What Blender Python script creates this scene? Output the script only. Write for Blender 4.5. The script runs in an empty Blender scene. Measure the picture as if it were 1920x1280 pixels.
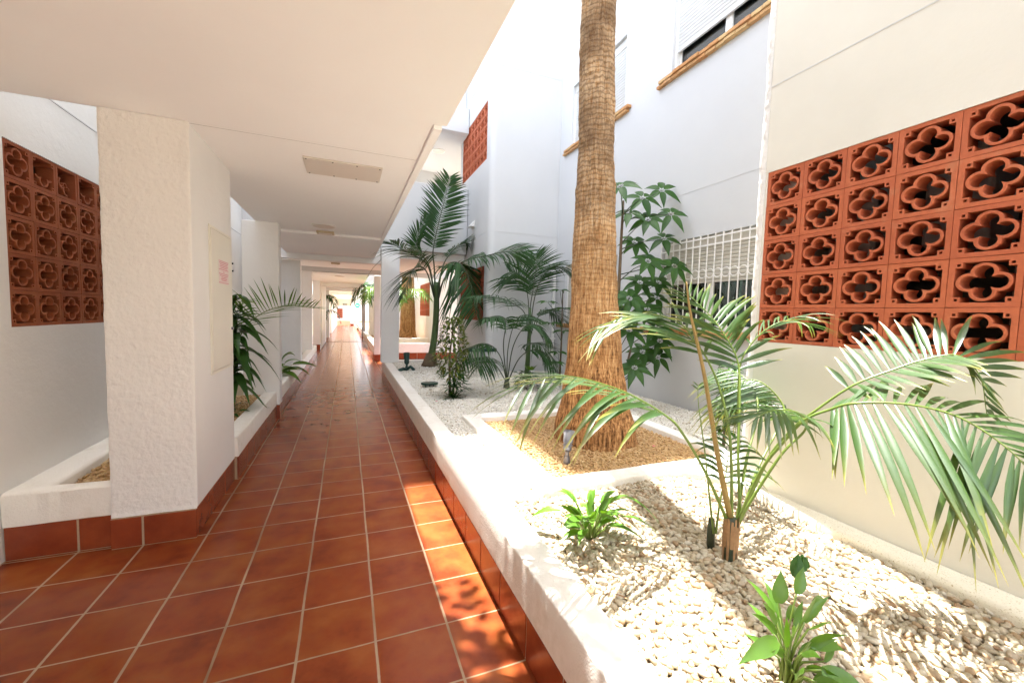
import bpy, bmesh, math, random
import numpy as np
from mathutils import Vector, Matrix, noise as mnoise
random.seed(7); rng = np.random.default_rng(7)
R = math.radians
scene = bpy.context.scene
C = scene.collection

# ------------------------------------------------------------ camera
H = 1.4753
cam_d = bpy.data.cameras.new('camera'); cam = bpy.data.objects.new('camera', cam_d); C.objects.link(cam)
cam_d.sensor_width = 36; cam_d.lens = 769.07/1920*36; cam_d.clip_end = 500; cam_d.clip_start = 0.02
yaw, pitch, roll = 0.3835, -0.0653, 0.0279
fwd = Vector((math.sin(yaw)*math.cos(pitch), math.cos(yaw)*math.cos(pitch), math.sin(pitch)))
rt = Vector((math.cos(yaw), -math.sin(yaw), 0)); up = rt.cross(fwd)
rr = rt*math.cos(roll)+up*math.sin(roll); uu = -rt*math.sin(roll)+up*math.cos(roll)
cam.matrix_world = Matrix(((rr.x, uu.x, -fwd.x, 0), (rr.y, uu.y, -fwd.y, 0), (rr.z, uu.z, -fwd.z, H), (0, 0, 0, 1)))
scene.camera = cam
# ------------------------------------------------------------ sky, sun, exposure
SUN = Vector((0.048, 0.235, 1.0)).normalized()
elev = math.asin(SUN.z)
w = bpy.data.worlds.new('World'); scene.world = w; w.use_nodes = True
nt = w.node_tree; bg = nt.nodes['Background']
sky = nt.nodes.new('ShaderNodeTexSky'); sky.sky_type = 'NISHITA'; sky.sun_disc = False
sky.sun_elevation = elev; sky.sun_rotation = math.atan2(SUN.x, SUN.y); sky.air_density = 1.0; sky.dust_density = 2.5; sky.ozone_density = 0.6
hz = nt.nodes.new('ShaderNodeHueSaturation'); hz.inputs['Saturation'].default_value = .5   # hazy, milky summer sky
nt.links.new(sky.outputs[0], hz.inputs['Color']); nt.links.new(hz.outputs[0], bg.inputs[0]); bg.inputs[1].default_value = 0.125
sd = bpy.data.lights.new('sun', 'SUN'); so = bpy.data.objects.new('sun', sd); C.objects.link(so)
sd.energy = 2.4; sd.angle = R(0.53); sd.color = (1.0, 0.97, 0.92)
so.rotation_euler = (-SUN).to_track_quat('-Z', 'Y').to_euler(); so.location = (0, 0, 30)
scene.view_settings.view_transform = 'Standard'; scene.view_settings.look = 'None'
scene.view_settings.exposure = 3.35; scene.view_settings.gamma = 1; scene.view_settings.use_curve_mapping = False
scene.cycles.max_bounces = 12; scene.cycles.diffuse_bounces = 8; scene.cycles.transparent_max_bounces = 8

# ------------------------------------------------------------ helpers
class MB:
    def __init__(s): s.v = []; s.f = []; s.m = []
    def add(s, vs, fs, m=0):
        b = len(s.v); s.v += [tuple(v) for v in vs]; s.f += [tuple(b+i for i in f) for f in fs]; s.m += [m]*len(fs); return b
    def box(s, x0, x1, y0, y1, z0, z1, m=0):
        s.add([(x0,y0,z0),(x1,y0,z0),(x1,y1,z0),(x0,y1,z0),(x0,y0,z1),(x1,y0,z1),(x1,y1,z1),(x0,y1,z1)],
              [(0,3,2,1),(4,5,6,7),(0,1,5,4),(1,2,6,5),(2,3,7,6),(3,0,4,7)], m)
    def tube(s, pts, rad, n=8, m=0, caps=True):
        pts = [Vector(p) for p in pts]; k = len(pts)
        if not hasattr(rad, '__len__'): rad = [rad]*k
        vs = []; a = None
        for i, p in enumerate(pts):
            t = (pts[min(i+1, k-1)]-pts[max(i-1, 0)]).normalized()
            if a is None:
                a = t.cross(Vector((0, 0, 1)) if abs(t.z) < .9 else Vector((1, 0, 0))).normalized()
            else: a = (a-t*a.dot(t)).normalized()
            b = t.cross(a)
            for j in range(n):
                th = 2*math.pi*j/n; vs.append(p+(a*math.cos(th)+b*math.sin(th))*rad[i])
        fs = [(i*n+j, i*n+(j+1) % n, (i+1)*n+(j+1) % n, (i+1)*n+j) for i in range(k-1) for j in range(n)]
        if caps: fs += [tuple(range(n-1, -1, -1)), tuple((k-1)*n+j for j in range(n))]
        s.add(vs, fs, m)
    def prism(s, poly, z0, z1, m=0, nz=1):
        n = len(poly); vs = [(x, y, z0+(z1-z0)*k/nz) for k in range(nz+1) for x, y in poly]
        fs = [(k*n+i, k*n+(i+1) % n, (k+1)*n+(i+1) % n, (k+1)*n+i) for k in range(nz) for i in range(n)]
        fs += [tuple(range(n-1, -1, -1)), tuple(nz*n+i for i in range(n))]
        s.add(vs, fs, m)
    def extr(s, prof, y0, y1, n=1, jit=0, m=0, axis='y'):
        # profile of (a, z) swept along an axis, closed
        k = len(prof); vs = []
        for i in range(n+1):
            y = y0+(y1-y0)*i/n
            for (a, z) in prof:
                d = Vector((0, 0, 0))
                if jit:
                    q = mnoise.noise_vector(Vector((a*3, y*2.1, z*3)))*jit+mnoise.noise_vector(Vector((a*14, y*11, z*14)))*jit*.35
                    d = q
                vs.append((a+d.x, y, z+d.z) if axis == 'y' else (y, a+d.y, z+d.z))
        fs = [(i*k+j, i*k+(j+1) % k, (i+1)*k+(j+1) % k, (i+1)*k+j) for i in range(n) for j in range(k)]
        fs += [tuple(range(k-1, -1, -1)), tuple(n*k+j for j in range(k))]
        s.add(vs, fs, m)
    def build(s, name, mats, parent=None, smooth=False, bevel=0, auto=None):
        me = bpy.data.meshes.new(name); me.from_pydata(s.v, [], s.f)
        if not isinstance(mats, (list, tuple)): mats = [mats]
        for mm in mats: me.materials.append(mm)
        if any(s.m): me.polygons.foreach_set('material_index', s.m)
        bm = bmesh.new(); bm.from_mesh(me); bmesh.ops.recalc_face_normals(bm, faces=bm.faces); bm.to_mesh(me); bm.free()
        if smooth: me.polygons.foreach_set('use_smooth', [True]*len(me.polygons))
        if auto: me.set_sharp_from_angle(angle=R(auto))
        o = bpy.data.objects.new(name, me); C.objects.link(o)
        if parent: o.parent = parent
        if bevel:
            b = o.modifiers.new('bevel', 'BEVEL'); b.width = bevel; b.segments = 3; b.limit_method = 'ANGLE'; b.angle_limit = R(40)
        return o

def tag(o, label=None, cat=None, group=None, kind=None):
    if label: o['label'] = label
    if cat: o['category'] = cat
    if group: o['group'] = group
    if kind: o['kind'] = kind
    return o
def thing(name, label, cat, loc=(0, 0, 0), group=None):
    o = bpy.data.objects.new(name, None); C.objects.link(o); o.location = loc; o.empty_display_size = .1
    return tag(o, label, cat, group)
def part(name, mb, mats, root, **k):
    loc = Vector(root.location)
    mb.v = [tuple(Vector(v)-loc) for v in mb.v]
    return mb.build(name, mats, root, **k)

def wall_grid(mb, ax, a, b, h0, h1, z0, z1, holes, m=0):
    """slab between planes a..b of axis ax ('x' or 'y'), spanning h0..h1 and z0..z1 with rectangular holes (h0,h1,z0,z1)"""
    hs = sorted(set([h0, h1]+[v for o in holes for v in o[:2] if h0 < v < h1])); zs = sorted(set([z0, z1]+[v for o in holes for v in o[2:] if z0 < v < z1]))
    def solid(i, j):
        if i < 0 or j < 0 or i >= len(hs)-1 or j >= len(zs)-1: return False
        hc = (hs[i]+hs[i+1])/2; zc = (zs[j]+zs[j+1])/2
        return not any(o[0] < hc < o[1] and o[2] < zc < o[3] for o in holes)
    idx = {}; vs = []; fs = []
    def V(i, j, s):
        k = (i, j, s)
        if k not in idx:
            idx[k] = len(vs); c = (a, b)[s]
            vs.append((c, hs[i], zs[j]) if ax == 'x' else (hs[i], c, zs[j]))
        return idx[k]
    for i in range(len(hs)-1):
        for j in range(len(zs)-1):
            if not solid(i, j): continue
            fs.append((V(i,j,0), V(i+1,j,0), V(i+1,j+1,0), V(i,j+1,0))); fs.append((V(i,j,1), V(i,j+1,1), V(i+1,j+1,1), V(i+1,j,1)))
            for di, dj, p, q in ((-1,0,(i,j),(i,j+1)), (1,0,(i+1,j),(i+1,j+1)), (0,-1,(i,j),(i+1,j)), (0,1,(i,j+1),(i+1,j+1))):
                if not solid(i+di, j+dj): fs.append((V(*p,0), V(*q,0), V(*q,1), V(*p,1)))
    mb.add(vs, fs, m)

# ------------------------------------------------------------ materials
class N:
    def __init__(s, name):
        s.m = bpy.data.materials.new(name); s.m.use_nodes = True; s.t = s.m.node_tree; s.p = s.t.nodes['Principled BSDF']; s.out = s.t.nodes['Material Output']
    def n(s, typ, **k):
        x = s.t.nodes.new(typ)
        for a, v in k.items(): setattr(x, a, v)
        return x
    def l(s, a, b): s.t.links.new(a, b)
    def math(s, op, a, b=None, c=None, clamp=False):
        x = s.n('ShaderNodeMath', operation=op, use_clamp=clamp)
        for i, v in enumerate((a, b, c)):
            if v is None: continue
            if isinstance(v, (int, float)): x.inputs[i].default_value = v
            else: s.l(v, x.inputs[i])
        return x.outputs[0]
    def mix(s, f, a, b, blend='MIX'):
        x = s.n('ShaderNodeMix', data_type='RGBA', blend_type=blend)
        for i, v in ((0, f), (6, a), (7, b)):
            if isinstance(v, (int, float)): x.inputs[i].default_value = v
            elif isinstance(v, (tuple, list)): x.inputs[i].default_value = (*v, 1)
            else: s.l(v, x.inputs[i])
        return x.outputs[2]
    def noise(s, scale, detail=4, rough=.55, vec=None, dim='3D'):
        x = s.n('ShaderNodeTexNoise'); x.inputs['Scale'].default_value = scale; x.inputs['Detail'].default_value = detail; x.inputs['Roughness'].default_value = rough
        if vec is not None: s.l(vec, x.inputs['Vector'])
        return x
    def pos(s): return s.n('ShaderNodeNewGeometry').outputs['Position']
    def obj(s): return s.n('ShaderNodeTexCoord').outputs['Object']
    def map(s, vec, scale): 
        x = s.n('ShaderNodeMapping'); x.inputs['Scale'].default_value = scale; s.l(vec, x.inputs[0]); return x.outputs[0]
    def ramp(s, f, stops):
        x = s.n('ShaderNodeValToRGB'); e = x.color_ramp.elements
        while len(e) < len(stops): e.new(0.5)
        for q, (p, c) in zip(e, stops): q.position = p; q.color = (*c, 1) if len(c) == 3 else c
        s.l(f, x.inputs[0]); return x.outputs[0]
    def mr(s, v, a, b, c=0., d=1.):
        x = s.n('ShaderNodeMapRange'); s.l(v, x.inputs[0])
        for i, q in enumerate((a, b, c, d)): x.inputs[i+1].default_value = q
        return x.outputs[0]
    def bump(s, h, strength=.5, dist=.01, prev=None):
        x = s.n('ShaderNodeBump'); x.inputs['Strength'].default_value = strength; x.inputs['Distance'].default_value = dist; s.l(h, x.inputs['Height'])
        if prev is not None: s.l(prev, x.inputs['Normal'])
        return x.outputs[0]
    def fin(s, col=None, rough=None, normal=None, spec=None):
        for nm, v in (('Base Color', col), ('Roughness', rough), ('Normal', normal), ('Specular IOR Level', spec)):
            if v is None: continue
            if isinstance(v, (int, float)): s.p.inputs[nm].default_value = v
            elif isinstance(v, tuple): s.p.inputs[nm].default_value = (*v, 1)
            else: s.l(v, s.p.inputs[nm])
        return s.m

def plaster(name, col, rough_amt=.35, coarse=28, dirt=.06):
    a = N(name); P = a.pos()
    n1 = a.noise(coarse, 5, .6, P); n2 = a.noise(coarse*5, 3, .6, P); n3 = a.noise(1.3, 4, .6, P)
    n4 = a.noise(6, 3, .55, a.map(P, (1, 1, 1.6))); h = a.math('ADD', a.math('MULTIPLY', n1.outputs[0], 1.0), a.math('MULTIPLY', n2.outputs[0], .35)); h = a.math('ADD', h, a.math('MULTIPLY', n4.outputs[0], 1.6))
    c = a.mix(a.mr(n3.outputs[0], .35, .75), col, tuple(x*(1-dirt) for x in col))
    return a.fin(c, .85, a.bump(h, rough_amt, .006), .25)
M_wall = plaster('plaster_white', (.83, .825, .81), .35)
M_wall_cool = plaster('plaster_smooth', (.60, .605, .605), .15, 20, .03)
M_rough = plaster('plaster_rough', (.83, .815, .79), 1.0, 42)
M_cream = plaster('plaster_cream', (.75, .725, .65), .14, 18, .09)
M_ceil = plaster('ceiling_paint', (.92, .925, .925), .06, 12, .03)
def kerb_mat():
    a = N('kerb_plaster'); P = a.pos()
    n1 = a.noise(55, 6, .65, P); n2 = a.noise(2.2, 5, .65, P); n3 = a.noise(14, 6, .7, P)
    st = a.math('MULTIPLY', a.mr(n2.outputs[0], .42, .7), a.mr(n3.outputs[0], .4, .75))
    c = a.mix(a.math('MULTIPLY', st, .55), (.84, .81, .75), (.50, .42, .30))
    vo = a.n('ShaderNodeTexVoronoi'); vo.inputs['Scale'].default_value = 130; a.l(P, vo.inputs[0])
    h = a.math('ADD', n1.outputs[0], a.math('MULTIPLY', vo.outputs['Distance'], .35))
    return a.fin(c, .9, a.bump(h, .55, .006), .2)
M_kerb = kerb_mat()
def speck_mat():
    a = N('ledge_speckled'); P = a.pos(); n1 = a.noise(160, 3, .6, P); n2 = a.noise(30, 5, .6, P)
    f = a.math('MULTIPLY', a.mr(n1.outputs[0], .56, .66), a.mr(n2.outputs[0], .35, .6))
    return a.fin(a.mix(f, (.78, .73, .60), (.42, .33, .16)), .9, a.bump(n1.outputs[0], .4, .004))
M_speck = speck_mat()

TILE = .32; COL0 = -1.4775; ROW0 = 2.4729
def tile_mat():
    a = N('terracotta_tiles'); P = a.pos(); sep = a.n('ShaderNodeSeparateXYZ'); a.l(P, sep.inputs[0])
    wob = a.noise(1.6, 2, .5, P); wo = a.math('MULTIPLY', a.math('SUBTRACT', wob.outputs[0], .5), .045)
    wob2 = a.noise(1.9, 2, .5, a.map(P, (1.3, 1.1, 1))); wo2 = a.math('MULTIPLY', a.math('SUBTRACT', wob2.outputs[0], .5), .045)
    u = a.math('ADD', a.math('DIVIDE', a.math('SUBTRACT', sep.outputs[0], COL0), TILE), wo)
    v = a.math('ADD', a.math('DIVIDE', a.math('SUBTRACT', sep.outputs[1], ROW0), TILE), wo2)
    def edge(q): return a.math('SUBTRACT', .5, a.math('ABSOLUTE', a.math('SUBTRACT', a.math('FRACT', q), .5)))
    fine = a.noise(26, 3, .6, P); fj = a.math('MULTIPLY', a.math('SUBTRACT', fine.outputs[0], .5), .009)
    eu = a.math('ADD', edge(u), fj); ev = a.math('ADD', edge(v), fj); e = a.math('MINIMUM', eu, a.math('ADD', ev, .005))
    t = a.n('ShaderNodeMapRange', interpolation_type='SMOOTHSTEP'); a.l(e, t.inputs[0]); t.inputs[1].default_value = .0125; t.inputs[2].default_value = .020; t = t.outputs[0]
    cell = a.n('ShaderNodeCombineXYZ'); a.l(a.math('FLOOR', u), cell.inputs[0]); a.l(a.math('FLOOR', v), cell.inputs[1])
    wn = a.n('ShaderNodeTexWhiteNoise', noise_dimensions='2D'); a.l(cell.outputs[0], wn.inputs[0])
    off = a.n('ShaderNodeVectorMath', operation='MULTIPLY_ADD'); a.l(wn.outputs[1], off.inputs[0]); off.inputs[1].default_value = (9, 9, 9); a.l(P, off.inputs[2])
    n1 = a.noise(5.5, 4, .55, off.outputs[0]); n2 = a.noise(22, 4, .6, off.outputs[0])
    base = a.ramp(n1.outputs[0], [(.30, (.15, .028, .009)), (.46, (.24, .052, .015)), (.56, (.26, .067, .017)), (.74, (.31, .096, .026))])
    base = a.mix(a.math('MULTIPLY', wn.outputs[0], .35), base, (.27, .052, .020))
    base = a.mix(a.mr(n2.outputs[0], .5, .9, 0, .10), base, (.17, .032, .012))
    gn = a.noise(40, 4, .6, P); gl = a.noise(1.1, 3, .6, P)
    gr = a.mix(a.mr(gl.outputs[0], .35, .6), (.22, .14, .075), a.mix(gn.outputs[0], (.40, .28, .17), (.52, .40, .27)))
    col = a.mix(t, gr, base)
    rn = a.noise(7, 4, .6, P)
    rough = a.mr(rn.outputs[0], .3, .7, .20, .27); rough = a.math('ADD', a.math('MULTIPLY', t, a.math('SUBTRACT', rough, .8)), .8)
    t2 = a.n('ShaderNodeMapRange', interpolation_type='SMOOTHSTEP'); a.l(e, t2.inputs[0]); t2.inputs[1].default_value = .008; t2.inputs[2].default_value = .06
    b1 = a.bump(t2.outputs[0], .25, .002)
    sw = a.noise(9, 3, .5, a.map(off.outputs[0], (1, 2.6, 1)))
    b2 = a.bump(sw.outputs[0], .02, .002, b1)
    return a.fin(col, rough, b2, .2)
M_tile = tile_mat()
def skirt_mat():
    a = N('skirting_tile'); P = a.pos(); n = a.noise(6, 4, .6, P); oi = a.n('ShaderNodeNewGeometry').outputs['Random Per Island']
    base = a.ramp(n.outputs[0], [(.3, (.19, .032, .011)), (.7, (.29, .062, .02))])
    return a.fin(a.mix(a.math('MULTIPLY', oi, .5), base, (.26, .046, .018)), .26, a.bump(n.outputs[0], .15, .004))
M_skirt = skirt_mat()
def flat(name, col, rough=.6, metal=0, bump=0, bs=60, var=.0):
    a = N(name)
    a.p.inputs['Metallic'].default_value = metal
    n = a.noise(bs, 4, .6, a.pos())
    c = a.mix(n.outputs[0], tuple(x*(1-var) for x in col), tuple(min(1, x*(1+var)) for x in col)) if var else col
    return a.fin(c, rough, a.bump(n.outputs[0], bump, .003) if bump else None)
M_grout = flat('grout', (.40, .29, .18), .85, 0, .3, 90, .25)
M_terra = flat('terracotta_block', (.48, .125, .052), .75, 0, .35, 45, .22)
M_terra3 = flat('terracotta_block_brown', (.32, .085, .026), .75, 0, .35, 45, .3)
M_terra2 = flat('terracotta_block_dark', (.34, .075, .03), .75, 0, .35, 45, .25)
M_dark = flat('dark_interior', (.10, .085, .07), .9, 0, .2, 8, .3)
M_joint = flat('joint_grey', (.60, .60, .60), .8)  # even grey of the joint lines in walls and ceiling
M_greybox = flat('grey_equipment', (.34, .31, .30), .6, 0, .1, 20, .1)
M_paint = flat('white_painted_metal', (.82, .81, .78), .4, 0, .05)
M_doorp = flat('cream_metal_panel', (.80, .77, .68), .45, 0, .05, 5, .03)
M_shut = flat('roller_shutter', (.58, .55, .47), .5)
M_shut2 = flat('roller_shutter_white', (.60, .60, .585), .5)
M_red = flat('red_print', (.65, .16, .2), .6)
M_pinkpaper = flat('notice_paper', (.82, .68, .66), .6)
M_metal = flat('dark_metal', (.02, .02, .02), .4, .5)
M_steel = flat('grey_cast_metal', (.20, .21, .25), .35, .8, .2, 80, .2)
M_green = flat('dark_green_plastic', (.01, .045, .035), .4, 0, .1)
M_lamp = flat('lamp_cover', (.66, .62, .56), .35)
M_vent = flat('vent_beige', (.52, .42, .28), .5)
M_turq = flat('turquoise_sign', (.02, .42, .36), .4)
M_signdark = flat('dark_green_sign', (.01, .035, .02), .4)
M_white = flat('sign_white', (.8, .8, .8), .5)
M_curtain = flat('curtain', (.16, .22, .20), .9, 0, .2, 30, .1)
M_room = flat('room_dark', (.02, .035, .03), .9)
M_soil = flat('soil', (.30, .24, .15), .95, 0, .6, 40, .3)
M_threshold = flat('threshold_metal', (.12, .06, .04), .3, .6)
def terra_mat(name, col):
    a = N(name); P = a.pos(); n = a.noise(45, 4, .6, P); n2 = a.noise(9, 5, .65, P); oi = a.n('ShaderNodeObjectInfo')
    c = a.mix(n.outputs[0], tuple(x*.78 for x in col), tuple(x*1.22 for x in col))
    c = a.mix(a.math('MULTIPLY', oi.outputs['Random'], .45), c, (col[0]*.72, col[1]*.55, col[2]*.55))
    c = a.mix(a.mr(n2.outputs[0], .56, .72, 0, .35), c, (col[0]*1.05, col[1]*1.9, col[2]*2.6))
    return a.fin(c, .78, a.bump(n.outputs[0], .35, .003))
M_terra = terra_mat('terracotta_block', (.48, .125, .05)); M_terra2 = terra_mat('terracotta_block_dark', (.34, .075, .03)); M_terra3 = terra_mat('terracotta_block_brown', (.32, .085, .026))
def brick_mat():
    a = N('sill_brick'); n = a.noise(22, 4, .6, a.pos()); oi = a.n('ShaderNodeNewGeometry').outputs['Random Per Island']
    c = a.ramp(oi, [(.0, (.58, .34, .15)), (.45, (.50, .24, .09)), (.75, (.62, .42, .20)), (.95, (.42, .13, .06))])
    return a.fin(a.mix(a.mr(n.outputs[0], .45, .75, 0, .45), c, (.30, .16, .06)), .9, a.bump(n.outputs[0], .6, .006))
M_brick = brick_mat()
def glass_mat():
    a = N('window_glass'); g = a.n('ShaderNodeBsdfGlossy'); g.inputs['Roughness'].default_value = .02; tr = a.n('ShaderNodeBsdfTransparent'); tr.inputs[0].default_value = (.55, .68, .64, 1)
    fr = a.n('ShaderNodeFresnel'); fr.inputs[0].default_value = 1.5; mx = a.n('ShaderNodeMixShader')
    a.l(a.math('ADD', fr.outputs[0], .08), mx.inputs[0]); a.l(tr.outputs[0], mx.inputs[1]); a.l(g.outputs[0], mx.inputs[2]); a.l(mx.outputs[0], a.out.inputs[0]); return a.m
M_glass = glass_mat()
def leaf_mat(name, c1, c2, trans, rough=.35, tip=None, spec=.5):
    a = N(name); P = a.pos(); oi = a.n('ShaderNodeNewGeometry').outputs['Random Per Island']; n = a.noise(4, 3, .6, P)
    f = a.math('MULTIPLY', a.math('ADD', a.math('MULTIPLY', oi, .7), a.math('MULTIPLY', n.outputs[0], .6)), .8)
    c = a.mix(f, c1, c2)
    if tip:
        at = a.n('ShaderNodeAttribute', attribute_name='tip'); c = a.mix(a.math('MULTIPLY', at.outputs['Fac'], 1.0), c, tip)
    a.l(c, a.p.inputs['Base Color']); a.p.inputs['Roughness'].default_value = rough; a.p.inputs['Specular IOR Level'].default_value = spec
    st = a.noise(300, 2, .5, P); a.l(a.bump(st.outputs[0], .12, .002), a.p.inputs['Normal'])
    tb = a.n('ShaderNodeBsdfTranslucent'); hs = a.n('ShaderNodeHueSaturation'); hs.inputs['Saturation'].default_value = 1.1; hs.inputs['Value'].default_value = 1.7; hs.inputs['Hue'].default_value = .485
    a.l(c, hs.inputs['Color']); a.l(hs.outputs[0], tb.inputs[0]); mx = a.n('ShaderNodeMixShader'); mx.inputs[0].default_value = trans
    a.l(a.p.outputs[0], mx.inputs[1]); a.l(tb.outputs[0], mx.inputs[2]); a.l(mx.outputs[0], a.out.inputs[0]); return a.m
M_palm = leaf_mat('palm_leaf', (.024, .065, .018), (.055, .115, .020), .30, .40, (.36, .32, .06), .9)
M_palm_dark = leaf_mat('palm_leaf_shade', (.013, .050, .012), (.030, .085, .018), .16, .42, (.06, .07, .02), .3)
M_palm_far = leaf_mat('palm_leaf_bright', (.06, .14, .02), (.10, .20, .025), .30, .4)
M_broad = leaf_mat('broad_leaf', (.016, .060, .010), (.045, .12, .018), .18, .42, None, .3)
M_lily = leaf_mat('lily_leaf', (.045, .14, .018), (.13, .25, .03), .25, .30)
M_vari = leaf_mat('variegated_leaf', (.030, .085, .014), (.10, .15, .025), .15, .40, (.30, .29, .05), .3)
M_petiole = leaf_mat('petiole', (.10, .19, .03), (.20, .26, .05), .05, .35)
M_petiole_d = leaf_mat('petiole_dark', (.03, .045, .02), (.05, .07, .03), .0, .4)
M_spear = flat('palm_spear', (.30, .20, .06), .5, 0, .2, 60, .3)
M_sheath = flat('dry_sheath', (.34, .20, .10), .85, 0, .6, 50, .4)
M_stemdark = flat('stem_dark', (.045, .06, .035), .5, 0, .3, 50, .3)
M_stembrown = flat('stem_brown', (.12, .085, .05), .8, 0, .5, 40, .3)
M_greenstem = flat('stem_green', (.06, .11, .03), .5, 0, .2, 30, .3)
def pebble_mat(name, stops):
    a = N(name); g = a.n('ShaderNodeNewGeometry'); n = a.noise(60, 4, .6, a.pos())
    c = a.ramp(g.outputs['Random Per Island'], stops)
    return a.fin(a.mix(a.mr(n.outputs[0], .4, .8, 0, .3), c, (.45, .36, .22)), .55, a.bump(n.outputs[0], .15, .003))
M_pebble = pebble_mat('pebble_white', [(0, (.50, .43, .32)), (.3, (.37, .30, .19)), (.6, (.56, .51, .41)), (.88, (.34, .23, .125)), (1, (.28, .17, .09))])
M_chip = pebble_mat('marble_chip', [(0, (.78, .76, .70)), (.5, (.72, .69, .60)), (.85, (.80, .79, .76)), (1, (.40, .33, .22))])
M_tan = pebble_mat('gravel_tan', [(0, (.42, .25, .09)), (.4, (.50, .32, .13)), (.75, (.36, .19, .065)), (1, (.58, .42, .22))])
def trunk_mat():
    a = N('palm_bark'); P = a.obj()
    v = a.noise(1, 6, .65, a.map(P, (55, 55, 3.5))); h = a.noise(1, 5, .65, a.map(P, (9, 9, 60))); l = a.noise(2.2, 4, .6, P)
    fi = a.noise(1, 4, .7, a.map(P, (150, 150, 22)))
    sep = a.n('ShaderNodeSeparateXYZ'); a.l(P, sep.inputs[0]); up_ = a.mr(sep.outputs[2], .5, 2.6)
    hb = a.math('MULTIPLY', h.outputs[0], a.math('ADD', a.math('MULTIPLY', up_, .9), .25))
    s = a.math('ADD', a.math('MULTIPLY', v.outputs[0], .6), a.math('MULTIPLY', hb, .55)); s = a.math('ADD', s, a.math('MULTIPLY', fi.outputs[0], .35))
    c = a.ramp(s, [(.46, (.06, .026, .010)), (.56, (.42, .205, .078)), (.68, (.70, .43, .20)), (.84, (.86, .66, .42))])
    c = a.mix(a.math('MULTIPLY', a.mr(l.outputs[0], .4, .65), a.math('MULTIPLY', up_, .75)), c, (.16, .085, .038))
    c = a.mix(a.math('MULTIPLY', up_, .8), c, (.66, .60, .58), 'MULTIPLY')
    rg = a.n('ShaderNodeTexWave', wave_type='BANDS', bands_direction='Z'); rg.inputs['Scale'].default_value = 7.5; rg.inputs['Distortion'].default_value = 5; rg.inputs['Detail'].default_value = 4; rg.inputs['Detail Scale'].default_value = 2.5; a.l(P, rg.inputs[0])
    c = a.mix(a.math('MULTIPLY', a.mr(rg.outputs[1], .45, .1), a.math('MULTIPLY', up_, .45)), c, (.09, .045, .02))
    crack = a.n('ShaderNodeTexVoronoi', feature='DISTANCE_TO_EDGE'); crack.inputs['Scale'].default_value = 1; a.l(a.map(P, (48, 48, 5)), crack.inputs[0])
    ck = a.mr(crack.outputs[0], .0, .09)
    c = a.mix(a.math('MULTIPLY', a.math('SUBTRACT', 1, ck), .5), c, (.10, .045, .018))
    b = a.bump(s, 1.0, .018); b = a.bump(ck, .5, .006, b)
    return a.fin(c, .9, b, .2)
M_bark = trunk_mat()

# ============================================================ SETTING
g = MB(); g.box(-60, 60, -40, 120, -1, -.03); tag(g.build('ground', M_soil), kind='structure')
g = MB()
g.add([(-1.8, -6, 0), (.73, -6, 0), (.73, 45, 0), (-1.8, 45, 0)], [(0, 1, 2, 3)]); g.add([(.73, 9.42, 0), (6, 9.42, 0), (6, 12.95, 0), (.73, 12.95, 0)], [(0, 1, 2, 3)])
fl = g.build('corridor_floor', M_tile); tag(fl, kind='structure')

# ---- walls with breeze-block screens
RX = 2.5
holesR = [(.545, 1.897, 1.345, 2.425)]
t = thing('building_wall', 'cream white wall holding the large clay screen behind the big palm', 'wall', (RX, 0, 0))
m = MB(); wall_grid(m, 'x', RX, RX+.13, -6, 1.91, 0, 9, holesR)
def corner(x, y, r, sx, sy, n=8):
    """quarter arc round corner at (x,y) whose body lies to +sx, +sy"""
    return [(x+sx*(r-r*math.cos(k/n*math.pi/2)), y+sy*(r-r*math.sin(k/n*math.pi/2))) for k in range(n+1)]
part('wall', m, M_cream, t)
m = MB(); m.box(RX-.0025, RX+.01, -3, 1.91, 2.955, 2.961); part('joint', m, M_joint, t)
m = MB(); p = [(RX, 1.91)]+[(x, y) for x, y in reversed(corner(RX, 1.985, .06, 1, -1))][::-1]
m = MB(); arc = corner(RX, 1.985, .06, 1, -1); poly = [(RX, 1.912)]+arc+[(4.1, 1.985), (4.1, 1.912)]
# roughly trowelled rounded corner
nz = 420; vs = []; k = len(poly)
for i in range(nz+1):
    z = 9*i/nz if False else 5.2*i/nz
    for j, (x, y) in enumerate(poly):
        d = mnoise.noise(Vector((x*30, y*30, z*26)))*.0022+mnoise.noise(Vector((x*90, y*90, z*80)))*.0018+mnoise.noise(Vector((x*4, y*4, z*2.5)))*.006 if 1 <= j <= k-3 else 0
        vs.append((x-d if j < k-3 else x, y+d, z))
fs = [(i*k+j, i*k+(j+1) % k, (i+1)*k+(j+1) % k, (i+1)*k+j) for i in range(nz) for j in range(k)]
m.add(vs, fs); part('rough_corner', m, M_rough, t, smooth=True, auto=50)
m = MB(); m.prism(poly, 5.2, 9); part('upper_corner', m, M_rough, t)
m = MB(); m.box(2.63, 4.1, 1.80, 1.905, 0, 9); part('end_wall', m, M_cream, t)
# utility room behind the screen
t = thing('utility_room', 'dark room with grey equipment seen through the large clay screen', 'room', (3, 1, 0))
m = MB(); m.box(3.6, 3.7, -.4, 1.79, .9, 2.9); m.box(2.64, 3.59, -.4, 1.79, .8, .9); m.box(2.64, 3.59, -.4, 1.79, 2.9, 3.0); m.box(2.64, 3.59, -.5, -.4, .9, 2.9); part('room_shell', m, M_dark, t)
for i, (y, z, hh) in enumerate([(1.15, 1.9, .5), (1.62, 1.5, .75), (.8, 1.45, .35), (1.3, 1.25, .22), (.62, 2.0, .3)]):
    m = MB(); m.box(2.9, 3.2, y-.13, y+.13, z, z+hh); part('meter_box', m, M_greybox, t, bevel=.02)

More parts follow.
